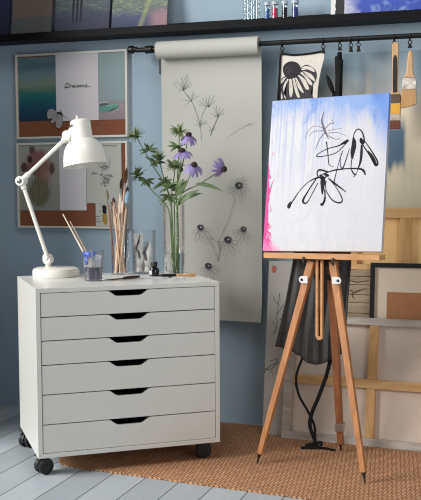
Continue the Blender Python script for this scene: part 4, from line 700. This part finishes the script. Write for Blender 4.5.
STICK = wood('pale_brush_wood', rgb(210, 178, 148), rgb(234, 208, 180)); STICKD = wood('dark_brush_wood', rgb(140, 98, 76), rgb(172, 128, 102)); STICKR = wood('rosy_brush_wood', rgb(194, 150, 126), rgb(220, 184, 160))
WSTICK = wood('cream_brush_wood', rgb(222, 206, 180), rgb(238, 226, 204))
def brush(label, bot, top, mt, r=.0035, tip=None, group='brushes in the tall glass', name='paintbrush', ferr=True):
    bot, top = V(bot), V(top); d = (top - bot).normalized(); L = (top - bot).length
    t = thing(name, label, 'paintbrush', bot, group)
    if tip:
        col, tl, tr = tip
        e = top - d * (tl + .022)
        obj('handle', M().tube([bot, bot + d * L * .3, e], [r * .55, r * .95, r * 1.05], 9), mt, t)
        obj('ferrule', M().tube([e, e + d * .021], [r * 1.15, r * 1.25], 9), CHROME, t)
        obj('bristles', M().tube([e + d * .0215, e + d * (.0215 + tl * .4), e + d * (.021 + tl * .75), top], [tr * .8, tr * 1.1, tr * .85, tr * .15], 9), col, t)
    else: obj('handle', M().tube([bot, bot + d * L * .5, top], [r * .9, r * 1.1, r * .6], 9), mt, t)
    return t
brush('longer pale brush handle leaning left in the paint water', (-1.555, -.669, TZ + .010), (-1.709, -.640, .913), WSTICK, .0032, group='brush handles in the paint water')
brush('shorter pale brush handle leaning left in the paint water', (-1.550, -.660, TZ + .012), (-1.684, -.632, .886), STICK, .003, group='brush handles in the paint water')
# tall glass of brushes
hx, hy = -1.577, -.415
tumbler('brush_glass', 'tall clear glass packed with long wooden paintbrushes', hx, hy, .0345, .0375, .288)
DKB = mat('dark_bristle', rgb(44, 38, 36), .8, var=.2); BRB = mat('brown_soft_bristle', rgb(104, 74, 50), .8, var=.25, scale=100); BLB = mat('blue_stained_bristle', rgb(142, 176, 204), .8, var=.2, scale=90); OLB = mat('olive_bristle', rgb(120, 116, 92), .8, var=.2)
hz = TZ + .0075
brush('brush with olive bristles standing leftmost in the tall glass', (hx - .016, hy - .012, hz), (-1.622, hy - .02, 1.003), STICKD, .0036, (OLB, .040, .006))
brush('short brush with dark tip left of centre in the tall glass', (hx + .008, hy - .018, hz), (-1.596, hy - .015, .972), STICK, .0038, (DKB, .022, .005))
brush('brush with slim dark bristles near centre of the tall glass', (hx - .020, hy - .010, hz), (-1.562, hy - .012, 1.045), STICK, .0036, (DKB, .040, .0045))
brush('tallest brush with brown bristles rising right from the tall glass', (hx - .012, hy - .016, hz), (-1.541, hy - .005, 1.088), STICKR, .0042, (BRB, .062, .007))
brush('wide brush with pale blue stained bristles in the tall glass', (hx + .004, hy - .014, hz), (-1.536, hy - .008, .998), STICK, .004, (BLB, .050, .0095))
brush('dark green handled brush by the right wall of the glass', (hx + .020, hy + .002, hz), (-1.543, hy + .004, 1.015), mat('green_black_handle', rgb(44, 60, 58), .4), .0038, (DKB, .034, .006))
random.seed(21)
for k in range(19):
    a = random.uniform(0, 6.28); b = a + pi + random.uniform(-1.2, 1.2); r0 = random.uniform(.008, .024); r1 = random.uniform(.014, .031); z1 = random.uniform(.895, .972)
    brush('plain long wooden brush handle in the packed tall glass', (hx + r0 * cos(a), hy + r0 * sin(a), hz), (hx + r1 * cos(b), hy + r1 * sin(b), z1), (STICK, STICKR, WSTICK, STICK, STICKD, WSTICK, STICKR)[k % 7], random.uniform(.0032, .0045), group='plain handles in the tall glass')
# short glass of crumpled paint tubes
sx, sy = -1.502, -.352
tumbler('tube_glass', 'short wide glass holding crumpled white paint tubes', sx, sy, .047, .0495, .172)
TUBE = mat('crumpled_tube_metal', rgb(236, 234, 232), .5, 0.0, var=.2, scale=45, bump=.4); TCAP = mat('white_cap', rgb(236, 234, 230), .4); TINK = mat('tube_stain', rgb(70, 70, 74), .5, var=.4, scale=60)
def paint_tube(label, cap, top, w, twist=0.0):
    cap, top = V(cap), V(top); d = (top - cap).normalized(); t = thing('paint_tube', label, 'paint tube', cap, 'paint tubes in the short glass')
    obj('cap', M().lathe([(0, 0), (.0125, 0), (.0135, .004), (.0115, .020), (0, .020)], axis_frame(cap, d), 18), TCAP, t)
    A = axis_frame(cap, d, (cos(twist), sin(twist), 0)); L = (top - cap).length; m = M(); pv = None; random.seed(int(w * 1e5))
    for i in range(11):
        q = i / 10; z = .021 + (L - .021) * q; rx = w * (.55 + .45 * min(1, q * 5)) * (1 + .10 * random.uniform(-1, 1)); ry = w * (.55 + .45 * min(1, q * 5)) * max(.08, 1 - q ** 1.2) ; ox = .004 * random.uniform(-1, 1)
        cur = [m.b.verts.new(A @ V((rx * cos(2 * pi * j / 14) + ox, ry * sin(2 * pi * j / 14), z))) for j in range(14)]
        if pv:
            for j in range(14): m.face([pv[j], pv[(j + 1) % 14], cur[(j + 1) % 14], cur[j]], sm=True)
        else: m.face(cur[::-1])
        pv = cur
    m.face(pv); bd = obj('tube_body', m, TUBE, t)
    m = M(); 
    for s, (q0, q1) in enumerate(((.2, .55), (.45, .85))):
        m.tube([A @ V(((.4 - .9 * s) * w, -w * 1.02 * (1 - q0 * .8), .02 + L * q0)), A @ V((.1 * w, -w * .95 * (1 - (q0 + q1) / 2 * .85) - .001, .02 + L * (q0 + q1) / 2)), A @ V(((-.6 + s) * w, -w * .9 * max(.12, 1 - q1) - .001, .02 + L * q1))], [.003, .0055, .0015], 8, flat=.4)
    obj('dark_streak', m, TINK, bd)
paint_tube('white paint tube cap-down at the front of the short glass', (sx - .012, sy - .024, TZ + .0068), (sx - .026, sy + .006, TZ + .158), .019, .3)
paint_tube('crumpled paint tube leaning right in the short glass', (sx + .018, sy - .006, TZ + .0068), (sx + .012, sy + .012, TZ + .125), .0175, -.4)
paint_tube('grey stained paint tube at the back of the short glass', (sx - .012, sy + .020, TZ + .0068), (sx - .012, sy + .026, TZ + .10), .0138, .8)
# ink bottle
ix, iy = -1.417, -.452
ib = thing('ink_bottle', 'little black ink bottle with pale label before the vase', 'bottle', (ix, iy, TZ))
obj('bottle_body', M().lathe([(0, 0), (.0175, 0), (.019, .002), (.019, .026), (.0165, .032), (.010, .035), (.010, .039), (0, .039)], at(ix, iy, TZ), 26), mat('ink_dark_glass', rgb(26, 26, 32), .12, var=.05), ib)
obj('cap', M().lathe([(0, .0392), (.0125, .0392), (.0125, .054), (.0115, .056), (0, .056)], at(ix, iy, TZ), 24), BLACKP, ib)
m = M(); pv = None
for i in range(9):
    a = radians(-150 + 55 * i / 8); cur = [m.b.verts.new((ix + .0194 * cos(a), iy + .0194 * sin(a), TZ + z)) for z in (.006, .023)]
    if pv: m.face([pv[0], cur[0], cur[1], pv[1]], sm=True)
    pv = cur
obj('label_band', m, WPAPER, ib, solid=.0004)
# loose things lying on top
m = M(); 
kn = thing('palette_knife', 'thin dark curved palette knife lying beside the paint water', 'palette knife', (-1.49, -.64, TZ))
obj('blade', M().tube([(-1.536, -.640, TZ + .0022), (-1.51, -.618, TZ + .0025), (-1.487, -.590, TZ + .0035)], [.0022, .0068, .006], 10, flat=.3), mat('dark_knife_steel', rgb(46, 36, 34), .35, .4), kn)
obj('handle', M().tube([(-1.486, -.589, TZ + .005), (-1.464, -.558, TZ + .006), (-1.446, -.530, TZ + .006)], [.0045, .0058, .0040], 10), mat('dark_brown_handle', rgb(58, 34, 28), .4, var=.2), kn)
def flower_print(g, c, x, uv):
    n = g.noise(g.coord('UV', (6, 5, 1)), 1.0, 4, .6, 1.0); return g.mix(g.step(n, .55, .66), c, rgb(120, 112, 150))
fp = painted('printed_card', [(0, rgb(214, 210, 216)), (1, rgb(224, 222, 224))], .1, (3, 3, 1), extra=flower_print, bump=0)
tag(obj('printed_card', M().panel(frame((-1.470, -.548, TZ + .001), (.86, .12, 0), (-.12, .86, 0)), .145, .070, .001), fp), 'pale printed card lying before the ink bottle', 'card')
tag(obj('swatch_card', M().panel(frame((-1.312, -.530, TZ + .001), (.80, .60, 0), (-.6, .8, 0)), .055, .075, .001), fp), 'pale swatch card lying at the front edge near the vase', 'card')
fb = thing('round_brush', 'brush with black bristles and pale wooden handle lying by vase', 'paintbrush', (-1.36, -.45, TZ))
a_ = V((-1.389, -.480, TZ + .0066)); b_ = V((-1.262, -.412, TZ + .0066)); d = (b_ - a_).normalized()
obj('bristles', M().tube([a_, a_ + d * .016, a_ + d * .034], [.0015, .0058, .0056], 12), mat('black_bristle', rgb(22, 20, 20), .7), fb)
obj('ferrule', M().tube([a_ + d * .0342, a_ + d * .068], [.0058, .0052], 12), mat('black_ferrule', rgb(34, 32, 32), .4, .5), fb)
obj('handle', M().tube([a_ + d * .0684, a_ + d * .090, b_ - d * .006, b_], [.0050, .0046, .0063, .0040], 12), wood('honey_handle', rgb(190, 140, 86), rgb(218, 172, 116)), fb)

# ------------------------------------------------------------------ vase of flowers
vx, vy = -1.357, -.395
vs_ = tumbler('glass_vase', 'tall straight clear glass vase holding purple coneflowers', vx, vy, .0425, .0425, .284, .0024)
wm, wnt, wp = new_mat('vase_water'); wp.inputs['Transmission Weight'].default_value = 1.0; wp.inputs['IOR'].default_value = 1.33; wp.inputs['Roughness'].default_value = 0.0; wp.inputs['Base Color'].default_value = (.93, .97, .97, 1)
gw = G(wnt); nn_ = gw.noise(gw.coord('Object'), 3, 2); gw.put(wp.inputs['Base Color'], gw.ramp(nn_, [(0, (.92, .96, .97, 1)), (1, (.95, .98, .98, 1))]))
obj('water', M().lathe([(0, .0065), (.0396, .0065), (.0397, .088), (0, .088)], at(vx, vy, TZ), 36), wm, vs_)
def stem_path(bot, mid, top):
    bot = (vx + (bot[0] - vx) * .30 + .006, vy + (bot[1] - vy) * .35, bot[2]); mid = (vx + (mid[0] - vx) * .62 + .004, mid[1], mid[2]); return smooth_path([bot, ((bot[0] * .5 + mid[0] * .5), (bot[1] + mid[1]) / 2, (bot[2] + mid[2]) / 2), mid, ((mid[0] + top[0]) / 2, (mid[1] + top[1]) / 2, (mid[2] + top[2]) / 2), top], 5)
def leaves(m, specs):
    for a, tip, w, sag in specs: m.leaf(a, tip, w, (0, -1, .35), sag, .003)
def coneflower(label, bot, mid, top, axis, petals=13, droop=.55, L=.036, lv=()):
    t = thing('coneflower', label, 'flower', bot, 'purple coneflowers in the vase')
    obj('stem', M().tube(stem_path(bot, mid, top), [.0026, .0024, .0019], 8), GREENST, t)
    A = axis_frame(top, axis)
    obj('cone', M().lathe([(0, -.002), (.009, -.001), (.0125, .004), (.0120, .010), (.008, .0145), (0, .0165)], A, 20), CONE, t)
    m = M(); random.seed(len(label) * 7)
    for k in range(petals):
        a = 2 * pi * k / petals + random.uniform(-.12, .12); dr = droop + random.uniform(-.16, .16); l = L * random.uniform(.88, 1.1)
        p0 = A @ V((.008 * cos(a), .008 * sin(a), .0015)); p1 = A @ V(((.008 + l * cos(dr)) * cos(a), (.008 + l * cos(dr)) * sin(a), -l * sin(dr)))
        nn = A.to_3x3() @ V((sin(dr) * cos(a), sin(dr) * sin(a), cos(dr))); m.leaf(p0, p1, .0125, nn, 0, .004, 6, .75)
    obj('petals', m, PETAL, t)
    if lv:
        m = M(); leaves(m, lv); obj('leaves', m, GREENL, t)
ZV = TZ + .009
coneflower('uppermost purple coneflower, nodding before the paper sheet', (vx + .012, vy - .012, ZV), (-1.335, -.40, 1.0), (-1.290, -.402, 1.205), (.12, -.25, 1), droop=.85, L=.04, lv=[((-1.318, -.40, 1.07), (-1.345, -.41, 1.115), .02, .0)])
coneflower('purple coneflower with wide drooping petals below the uppermost one', (vx - .005, vy - .02, ZV), (-1.340, -.42, .96), (-1.306, -.43, 1.143), (-.05, -.3, 1), droop=.62, L=.042, lv=[((-1.335, -.42, 1.00), (-1.30, -.425, 1.055), .022, .012)])
coneflower('purple coneflower facing front in the middle of the bunch', (vx + .018, vy - .008, ZV), (-1.315, -.43, .94), (-1.252, -.45, 1.090), (.36, -.42, .75), droop=.78, L=.040, lv=[((-1.335, -.42, .945), (-1.235, -.43, 1.03), .018, .03), ((-1.335, -.42, .94), (-1.262, -.44, .99), .018, .01), ((-1.33, -.42, .98), (-1.29, -.42, 1.045), .024, .006)])
coneflower('rightmost purple coneflower, turned sideways on a bent stem', (vx + .025, vy + .005, ZV), (-1.322, -.40, .97), (-1.150, -.41, 1.079), (.85, -.25, -.28), droop=.75, L=.042, lv=[((-1.262, -.405, 1.020), (-1.150, -.41, 1.028), .017, .035), ((-1.32, -.40, .965), (-1.235, -.405, .998), .020, .012)])
def thistle(label, bot, mid, top, axis, R=.036, lv=(), n=52):
    t = thing('thistle', label, 'flower', bot, 'green thistles in the vase')
    obj('stem', M().tube(stem_path(bot, mid, top), [.0028, .0025, .0018], 8), GREENST, t)
    A = axis_frame(top, axis); m = M(); random.seed(len(label) * 13)
    for k in range(n):
        a = 2 * pi * k / n * 3.3 + random.uniform(-.2, .2); el = random.uniform(-.35, 1.0); l = R * 1.3 * random.uniform(.6, 1.1)
        d = A.to_3x3() @ V((cos(a) * cos(el), sin(a) * cos(el), sin(el))); s = A.to_3x3() @ V((-cos(a) * sin(el), -sin(a) * sin(el), cos(el)))
        m.leaf(V(top) + d * .004, V(top) + d * l, .0068, s, 0, .001, 4)
    obj('spiny_bracts', m, GREENT, t)
    obj('head', M().lathe([(0, -.004), (.006, -.002), (.0085, .004), (.007, .011), (0, .015)], A, 14), mat('thistle_centre', rgb(120, 128, 84), .8, var=.3, scale=300, bump=.5), t)
    if lv:
        m = M(); leaves(m, lv); obj('leaves', m, GREENL, t)
def tuft(c, r, n=7, up=.25, seed=1):
    random.seed(seed); c = V(c); out = []; n += 5; r *= 1.3
    for k in range(n):
        a = 2 * pi * k / n + random.uniform(-.3, .3); out.append((c, c + V((cos(a) * r, sin(a) * r * .5 - .004, r * (up + .55 * sin(a * 2 + seed)))), .0105, .004))
    return out
thistle('topmost green thistle above the purple flowers', (vx + .002, vy + .015, ZV), (-1.345, -.39, .97), (-1.331, -.392, 1.222), (0, -.5, 1), .036, tuft((-1.342, -.392, 1.165), .032, 6, .1, 3))
thistle('upper left green thistle at the far end of the spray', (vx - .012, vy + .008, ZV), (-1.40, -.385, .985), (-1.518, -.38, 1.210), (-.5, -.5, .8), .038, tuft((-1.462, -.382, 1.155), .034, 7, .2, 5) + tuft((-1.43, -.385, 1.105), .036, 7, .2, 8))
thistle('lower left green thistle on a long side stem', (vx - .018, vy - .004, ZV), (-1.395, -.40, .925), (-1.500, -.405, 1.060), (-.6, -.5, .6), .034, tuft((-1.465, -.404, 1.035), .030, 7, .0, 2))
thistle('middle green thistle between the left spray and purple blooms', (vx - .008, vy - .012, ZV), (-1.375, -.40, .96), (-1.345, -.405, 1.088), (.0, -.6, .8), .034, tuft((-1.372, -.402, 1.01), .036, 8, .1, 9))
thistle('small green thistle low on the left side of the bunch', (vx - .014, vy + .012, ZV), (-1.385, -.39, .94), (-1.418, -.392, 1.122), (-.2, -.5, 1), .030, tuft((-1.392, -.392, 1.03), .040, 8, .0, 4) + tuft((-1.375, -.40, .975), .034, 7, -.3, 6))

# ------------------------------------------------------------------ easel
es = thing('easel', 'wooden tripod easel standing on the jute rug', 'easel', (-.75, -.53, RZ))
def leg(foot, top, w, d, side, mt, tipl=.036):
    foot, top = V(foot), V(top); L = (top - foot).length; dd = (top - foot).normalized()
    b = obj('leg', M().bar(foot + dd * tipl, top, w * .68, d * .75, side, w * 1.0, d), mt, es, .0015)
    obj('metal_tip', M().tube([foot, foot + dd * .02, foot + dd * (tipl - .0003)], [.0022, .0045, .0085], 10), STEEL, b)
    return b
leg((-.970, -.578, RZ), (-.790, -.480, .742), .028, .022, (.97, -.2, 0), BEECH); leg((-.556, -.692, RZ), (-.712, -.482, .742), .028, .022, (.97, -.2, 0), BEECH)
lb = leg((-.710, -.330, RZ), (-.728, -.440, .742), .031, .026, (.97, -.2, 0), WALNUT, .032)
obj('leg_clamp', M().box((-.0165, -.015, -.016), (.0165, .015, .016), at(-.7118, -.3466, .105)), CHROME, es, .002)
# tray and its back rail
ET = Matrix.Translation((-.7445, -.505, .7625)) @ Matrix.Rotation(radians(-11.5), 4, 'Z') @ Matrix.Rotation(radians(-.8), 4, 'Y')
m = M().box((-.224, -.024, -.010), (.224, .030, .008), ET); m.box((-.224, -.028, -.010), (.224, -.0242, .0105), ET)
obj('tray', m, BEECHL, es, .0015)
n_ = V((-.17, -.964, .204)); up_ = V((.012, .205, .979)).normalized()
m = M().bar(V((-.752, -.440, .765)), V((-.752, -.440, .765)) + up_ * .56, .040, .018, (1, -.17, 0)); obj('mast', m, BEECH, es, .0015)
m = M()
for s in (-1, 1): m.bar((-.7575 + s * .0092, -.497 - s * .002, .470), (-.7575 + s * .0092, -.497 - s * .002, .748), .0085, .012, (1, -.2, 0))
m.prism([(.0134 * cos(a), .0134 * sin(a)) for a in [pi + pi * k / 10 for k in range(11)]], .012, frame((-.7575, -.503, .4705), (.98, -.2, 0), (0, 0, 1)))
obj('slotted_slider', m, BEECHL, es, .001)
obj('hinge_block', M().box((-.045, -.012, -.016), (.045, .016, .008), Matrix.Translation((-.738, -.452, .737)) @ Matrix.Rotation(radians(-12), 4, 'Z')), STEEL, es, .002)
for s, (x, y, z) in ((-1, (-.810, -.512, .676)), (1, (-.695, -.528, .678))):
    Fb = frame((x, y, z), (.975, -.222, 0), (0, 0, 1)); r = .013
    ear = [(s * (-.012), -r), (s * .010, -r)] + [(s * (.010 + r * sin(a)), -r * cos(a)) for a in [pi * k / 8 for k in range(1, 8)]] + [(s * .010, r), (s * (-.012), r)]
    b = obj('bracket', M().prism(ear, .004, Fb), WHITEM, es, .0008, label='white metal bracket')
    obj('bolt', M().lathe([(0, 0), (.0052, 0), (.0045, .003), (0, .0035)], axis_frame(Fb @ V((s * .011, 0, 0)), (-.222, -.975, 0)), 12), BLACKP, b)
for x, y in ((-.812, -.522), (-.700, -.548)):
    obj('tray_hook', M().tube([(x, y, .760), (x, y - .004, .744), (x + .003, y, .735)], .0042, 8), STEEL, es)
obj('cross_plate', M().box((-.042, -.003, -.011), (.042, .003, .011), Matrix.Translation((-.745, -.466, .684)) @ Matrix.Rotation(radians(-12), 4, 'Z')), STEEL, es, .001)

# ------------------------------------------------------------------ the painted canvas
def canvas_paint():
    m, nt, p = new_mat('flower_canvas_paint'); g = G(nt); uv = g.coord('UV'); x = g.xyz(uv); u, v = x[0], x[1]
    soft = g.noise(g.coord('UV', (4, 4, 1)), 1.0, 5, .6, .5); brushy = g.noise(g.coord('UV', (9, 5, 1), (0, 0, .5)), 1.0, 6, .65, 1.2); drip = g.noise(g.coord('UV', (58, .6, 1)), 1.0, 3, .5)
    c = g.ramp(brushy, [(.3, rgb(198, 198, 204)), (.7, rgb(212, 211, 215))])
    # greyish scumble low on the right
    low = g.math('MULTIPLY', g.step(u, .45, .9), g.math('SUBTRACT', 1.0, g.step(v, .25, .55)))
    c = g.mix(g.math('MULTIPLY', g.math('MULTIPLY', low, g.step(brushy, .45, .6)), .35), c, rgb(192, 192, 204))
    # lavender drips running down from the top
    fade = g.math('MULTIPLY', g.step(v, .30, .80), g.math('SUBTRACT', 1.0, g.step(u, .45, .7)))
    c = g.mix(g.math('MULTIPLY', g.math('MULTIPLY', g.step(drip, .47, .60), fade), .85), c, rgb(160, 172, 210))
    c = g.mix(g.math('MULTIPLY', g.math('MULTIPLY', g.step(drip, .60, .66), g.step(v, .12, .5)), .25), c, rgb(176, 180, 214))
    # blue wash along the top, deeper to the right
    wob = g.math('MULTIPLY', g.math('SUBTRACT', brushy, .5), .42)
    top = g.math('ADD', g.math('ADD', v, wob), g.math('MULTIPLY', g.math('SUBTRACT', u, .5), .10))
    c = g.mix(g.math('MULTIPLY', g.step(top, .80, .98), .85), c, rgb(112, 152, 214))
    edge = g.math('ADD', g.math('MULTIPLY', g.step(u, .72, 1.0), g.step(v, .42, .95)), wob)
    c = g.mix(g.math('MULTIPLY', g.step(edge, .30, .72), .85), c, rgb(98, 140, 212))
    dab = g.math('MULTIPLY', g.step(soft, .50, .62), g.step(top, .82, .95)); c = g.mix(g.math('MULTIPLY', dab, .7), c, rgb(84, 122, 200))
    # magenta on the lower left edge
    mg = g.math('ADD', g.math('ADD', u, g.math('MULTIPLY', g.math('SUBTRACT', brushy, .5), .30)), g.math('MULTIPLY', g.math('MAXIMUM', g.math('SUBTRACT', v, .20), 0.0), .10))
    c = g.mix(g.math('SUBTRACT', 1.0, g.step(mg, .038, .060)), c, rgb(206, 44, 138))
    bl = g.math('ADD', g.math('MULTIPLY', v, 2.0), g.math('ADD', u, g.math('MULTIPLY', g.math('SUBTRACT', soft, .5), .5)))
    c = g.mix(g.math('MULTIPLY', g.math('SUBTRACT', 1.0, g.step(bl, .06, .16)), .7), c, rgb(226, 120, 180))
    g.put(p.inputs['Base Color'], c); p.inputs['Roughness'].default_value = .55; g.put(p.inputs['Normal'], g.bump(brushy, .25, .003)); return m
KF = frame((-.980, -.462, .7745), (.985, -.169, .023), (.012, .205, .979))
cv = thing('painted_canvas', 'blue and white canvas with black flower strokes on the easel', 'painting', tuple(KF @ V((.228, 0, 0))))
m = M().panel(KF, .4565, .570, .019); m.mi = 1
U = .00132
for w_, pts in INK_: m.stroke(pts, [max(.0015, (1.42 * x - 1.5) * .001) for x in w_], KF, .0007)
m.mi = 2
for w_, pts in INK_SOFT: m.stroke(pts, [x * .0009 for x in w_], KF, .0005)
obj('canvas_face', m, [canvas_paint(), INK, INKS], cv)
m = M(); bo = -.0193
for a, b in (((.0, .0), (.456, .035)), ((0, .535), (.456, .57)), ((0, .035), (.035, .535)), ((.421, .035), (.456, .535))): m.box((a[0], a[1], bo - .004), (b[0], b[1], bo), KF)
obj('stretcher_bars', m, PINE, cv)

# ------------------------------------------------------------------ apron hung behind the easel
ap = thing('apron', 'charcoal apron hanging behind the easel legs with long black ties', 'apron', (-.80, -.37, .34))
lefte = [(.0, -.870, .835), (.25, -.884, .735), (.55, -.918, .578), (.8, -.948, .462), (1.0, -.968, .398)]; righte = [(.0, -.668, .84), (.25, -.664, .735), (.55, -.679, .591), (.8, -.690, .47), (1.0, -.690, .395)]
def interp(tab, t):
    for a, b in zip(tab, tab[1:]):
        if t <= b[0] + 1e-9:
            k = (t - a[0]) / (b[0] - a[0]); return (a[1] + (b[1] - a[1]) * k, a[2] + (b[2] - a[2]) * k)
    return tab[-1][1:]
m = M(); vs = []; NS, NT = 44, 26
for i in range(NT + 1):
    t = i / NT; (xl, zl), (xr, zr) = interp(lefte, t), interp(righte, t); row = []
    for j in range(NS + 1):
        s = j / NS; drop = -.062 * t ** 3 * math.exp(-((s - .58) / .30) ** 2) 
        fold = (.009 * sin(s * 21 + 1.2 * t) + .006 * sin(s * 43 - 2 * t)) * (.35 + .65 * t)
        row.append(m.b.verts.new((xl + (xr - xl) * s, -.398 + .062 * t + fold, zl + (zr - zl) * s + drop)))
    vs.append(row)
for a, b in zip(vs, vs[1:]):
    for j in range(NS): m.face([a[j], a[j + 1], b[j + 1], b[j]], sm=True)
obj('apron_cloth', m, APRON, ap, solid=.0025, recalc=False)
def tie(pts, w=.013):
    m = M(); P = smooth_path(pts, 6); m.tube(P, w / 2, 8, flat=.16, ref=(0, 1, 0)); obj('tie', m, RIBBON, ap)
tie([(-.858, -.335, .36), (-.884, -.333, .285), (-.875, -.33, .215), (-.840, -.325, .150), (-.815, -.322, .095), (-.812, -.322, .050), (-.800, -.325, .016), (-.76, -.33, .012), (-.73, -.34, .010)], .010)
tie([(-.748, -.337, .37), (-.765, -.335, .30), (-.795, -.332, .215), (-.822, -.328, .150), (-.832, -.326, .10), (-.820, -.322, .055), (-.808, -.322, .020), (-.835, -.335, .011), (-.862, -.345, .010)], .015)
m = M().tube(smooth_path([(-.82, -.325, .026), (-.785, -.328, .034), (-.80, -.332, .015), (-.845, -.336, .018), (-.82, -.325, .026)], 5), .006, 8, flat=.3, ref=(0, 1, 0)); obj('tie_knot', m, RIBBON, ap)

# ------------------------------------------------------------------ pictures and stretchers leaning on the wall
def lean(x, y, yaw, ang, z=RZ):
    b = V((-sin(yaw), cos(yaw), 0)); ex = V((cos(yaw), sin(yaw), 0)); return frame((x, y, z), ex, V((0, 0, 1)) * cos(ang) + b * sin(ang))
# wide abstract canvas
def washy():
    m, nt, p = new_mat('blue_beige_wash'); g = G(nt); uv = g.coord('UV'); x = g.xyz(uv); u, v = x[0], x[1]
    n = g.noise(g.coord('UV', (9, 3, 1)), 1.0, 4, .55, .6); s = g.noise(g.coord('UV', (40, 3, 1)), 1.0, 3)
    f = g.math('ADD', v, g.math('MULTIPLY', g.math('SUBTRACT', n, .5), .22))
    c = g.ramp(f, [(.0, rgb(178, 174, 152)), (.58, rgb(190, 186, 164)), (.72, rgb(222, 210, 182)), (.82, rgb(216, 206, 184)), (.91, rgb(166, 172, 172)), (.985, rgb(134, 156, 170))])
    # ragged blue brush patch
    jag = g.math('ADD', g.math('MULTIPLY', s, .10), g.math('MULTIPLY', u, .16))
    inu = g.math('MULTIPLY', g.step(u, .30, .33), g.math('SUBTRACT', 1.0, g.step(u, .452, .472))); inv = g.math('MULTIPLY', g.step(g.math('SUBTRACT', v, jag), .575, .60), g.math('SUBTRACT', 1.0, g.step(v, .795, .84)))
    c = g.mix(g.math('MULTIPLY', inu, inv), c, rgb(88, 114, 136))
    g.put(p.inputs['Base Color'], c); p.inputs['Roughness'].default_value = .8; return m
tag(obj('abstract_canvas', M().panel(lean(-.872, -.032, 0, radians(.6)), .76, 1.532, .014), washy()), 'tall blue and beige washed canvas leaning behind the easel', 'painting')
def stretcher(name, label, F, w, h, rails, canv, depth=.02, mats=(PINE, PINEV)):
    t = thing(name, label, 'stretched canvas', tuple(F @ V((w / 2, 0, 0))))
    obj('canvas_back', M().panel(F @ Matrix.Translation((.004, .004, -depth)), w - .008, h - .008, .004), canv, t)
    for nm, (x0, y0, x1, y1), mt, dz in rails:
        obj(nm, M().box((x0, y0, -depth + .0003), (x1, y1, dz), F), mt, t, .0015)
FA = lean(-.74, -.093, 0, radians(2.5))
stretcher('pine_stretcher', 'tan stretched canvas seen from behind, upright bar behind the black frame', FA, .70, .917, [('top_rail', (0, .878, .70, .917), PINE, 0), ('bottom_rail', (0, 0, .70, .04), PINE, 0), ('left_rail', (0, .04, .04, .878), PINEV, 0), ('right_rail', (.66, .04, .70, .878), PINEV, 0), ('upright', (.206, .04, .250, .878), PINEV, -.002)], TANCANV)
# weathered plank panel
FE = lean(-.866, -.107, 0, radians(2.5)); t = thing('plank_panel', 'weathered grey plank panel with pale top rail beside black frame', 'panel', tuple(FE @ V((.11, 0, 0))))
zs = [0, .10, .20, .30, .40, .498, .540, .572, .612, .645, .672]
for i, (a, b) in enumerate(zip(zs, zs[1:])): obj('plank', M().box((0, a + .0008, -.010 - .001 * (i % 3)), (.222, b - .0012, -.001 * (i % 2)), FE), GREYWOOD, t, .0012)
obj('top_rail', M().box((0, .6722, -.012), (.226, .694, .003), FE), PINE, t, .0012)
m = M(); m.mi = 0
for pts in ([(.205, .598), (.175, .588), (.155, .580), (.140, .592)], [(.215, .63), (.17, .622), (.14, .628)], [(.155, .582), (.150, .566), (.16, .556)]): m.stroke(pts, [.0015, .0045, .002], FE, .0006)
obj('bark_crack', m, mat('dark_bark_crack', rgb(66, 52, 42), .9, var=.3, scale=80), t, label='dark crack and knot')
# black framed picture
FP = lean(-.6415, -.170, 0, radians(6.1)); t = thing('framed_picture', 'black framed picture with wide cream mount and brown centre', 'picture', tuple(FP @ V((.2, 0, 0))))
w, h = .42, .706; m = M(); f_ = .018
for a, b in (((0, 0), (w, f_)), ((0, h - f_), (w, h)), ((0, f_), (f_, h - f_)), ((w - f_, f_), (w, h - f_))): m.box((a[0], a[1], -.018), (b[0], b[1], 0), FP)
obj('black_frame', m, BLACK, t, .001); obj('mount', M().panel(FP @ Matrix.Translation((f_, f_, -.010)), w - 2 * f_, h - 2 * f_, .006), mat('cream_mount', rgb(222, 204, 182), .85, var=.02), t)
obj('brown_card', M().panel(FP @ Matrix.Translation((.066, .15, -.0094)), .30, .442, .0005), mat('brown_kraft', rgb(170, 118, 80), .85, var=.08, scale=20), t)
# big pine stretcher in front, whitewashed edges
FS = lean(-.978, -.205, radians(-4.1), radians(10)); SH = .497
stretcher('large_stretcher', 'large stretched canvas seen from behind, whitewashed bottom rail on the rug', FS, .62, SH, [('top_rail', (0, SH - .030, .62, SH), WASHED, .001), ('bottom_rail', (0, 0, .62, .031), WASHED, .001), ('left_rail', (0, .031, .036, SH - .03), WASHED, .0005), ('right_rail', (.584, .031, .62, SH - .03), PINEV, 0), ('cross_rail', (.036, .222, .584, .258), PINE, -.002), ('upright', (.338, .031, .372, .2218), PINEV, -.003), ('upright', (.338, .2582, .372, SH - .03), PINEV, -.003)], RAWCANV, .024)
# tall narrow board with twigs
FT_ = lean(-1.066, -.168, 0, radians(9)); FTW = frame((-1.06, -.17, 0), (1, 0, 0), (0, sin(radians(9)), cos(radians(9))))
m = M().panel(FT_, .20, .706, .012)
m.mi = 1
for S_ in (TWIG, TWIG2):
    for w_, pts in S_: m.stroke(pts, [x * .0009 for x in w_], FT_ @ Matrix.Translation((.006, -.006, 0)), .0007)
m.mi = 2; m.blob([(.012, .672), (.016, .684), (.026, .686), (.031, .680), (.032, .666), (.024, .656), (.016, .660)], FT_, .0008)
tag(obj('twig_board', m, [mat('grey_washed_paper', rgb(188, 184, 178), .85, var=.08, scale=5), mat('grey_ink', rgb(92, 90, 92), .8, var=.2), mat('red_seal', rgb(190, 104, 92), .8, var=.3, scale=120)]), 'tall narrow grey board with inked twigs left of the easel', 'board')
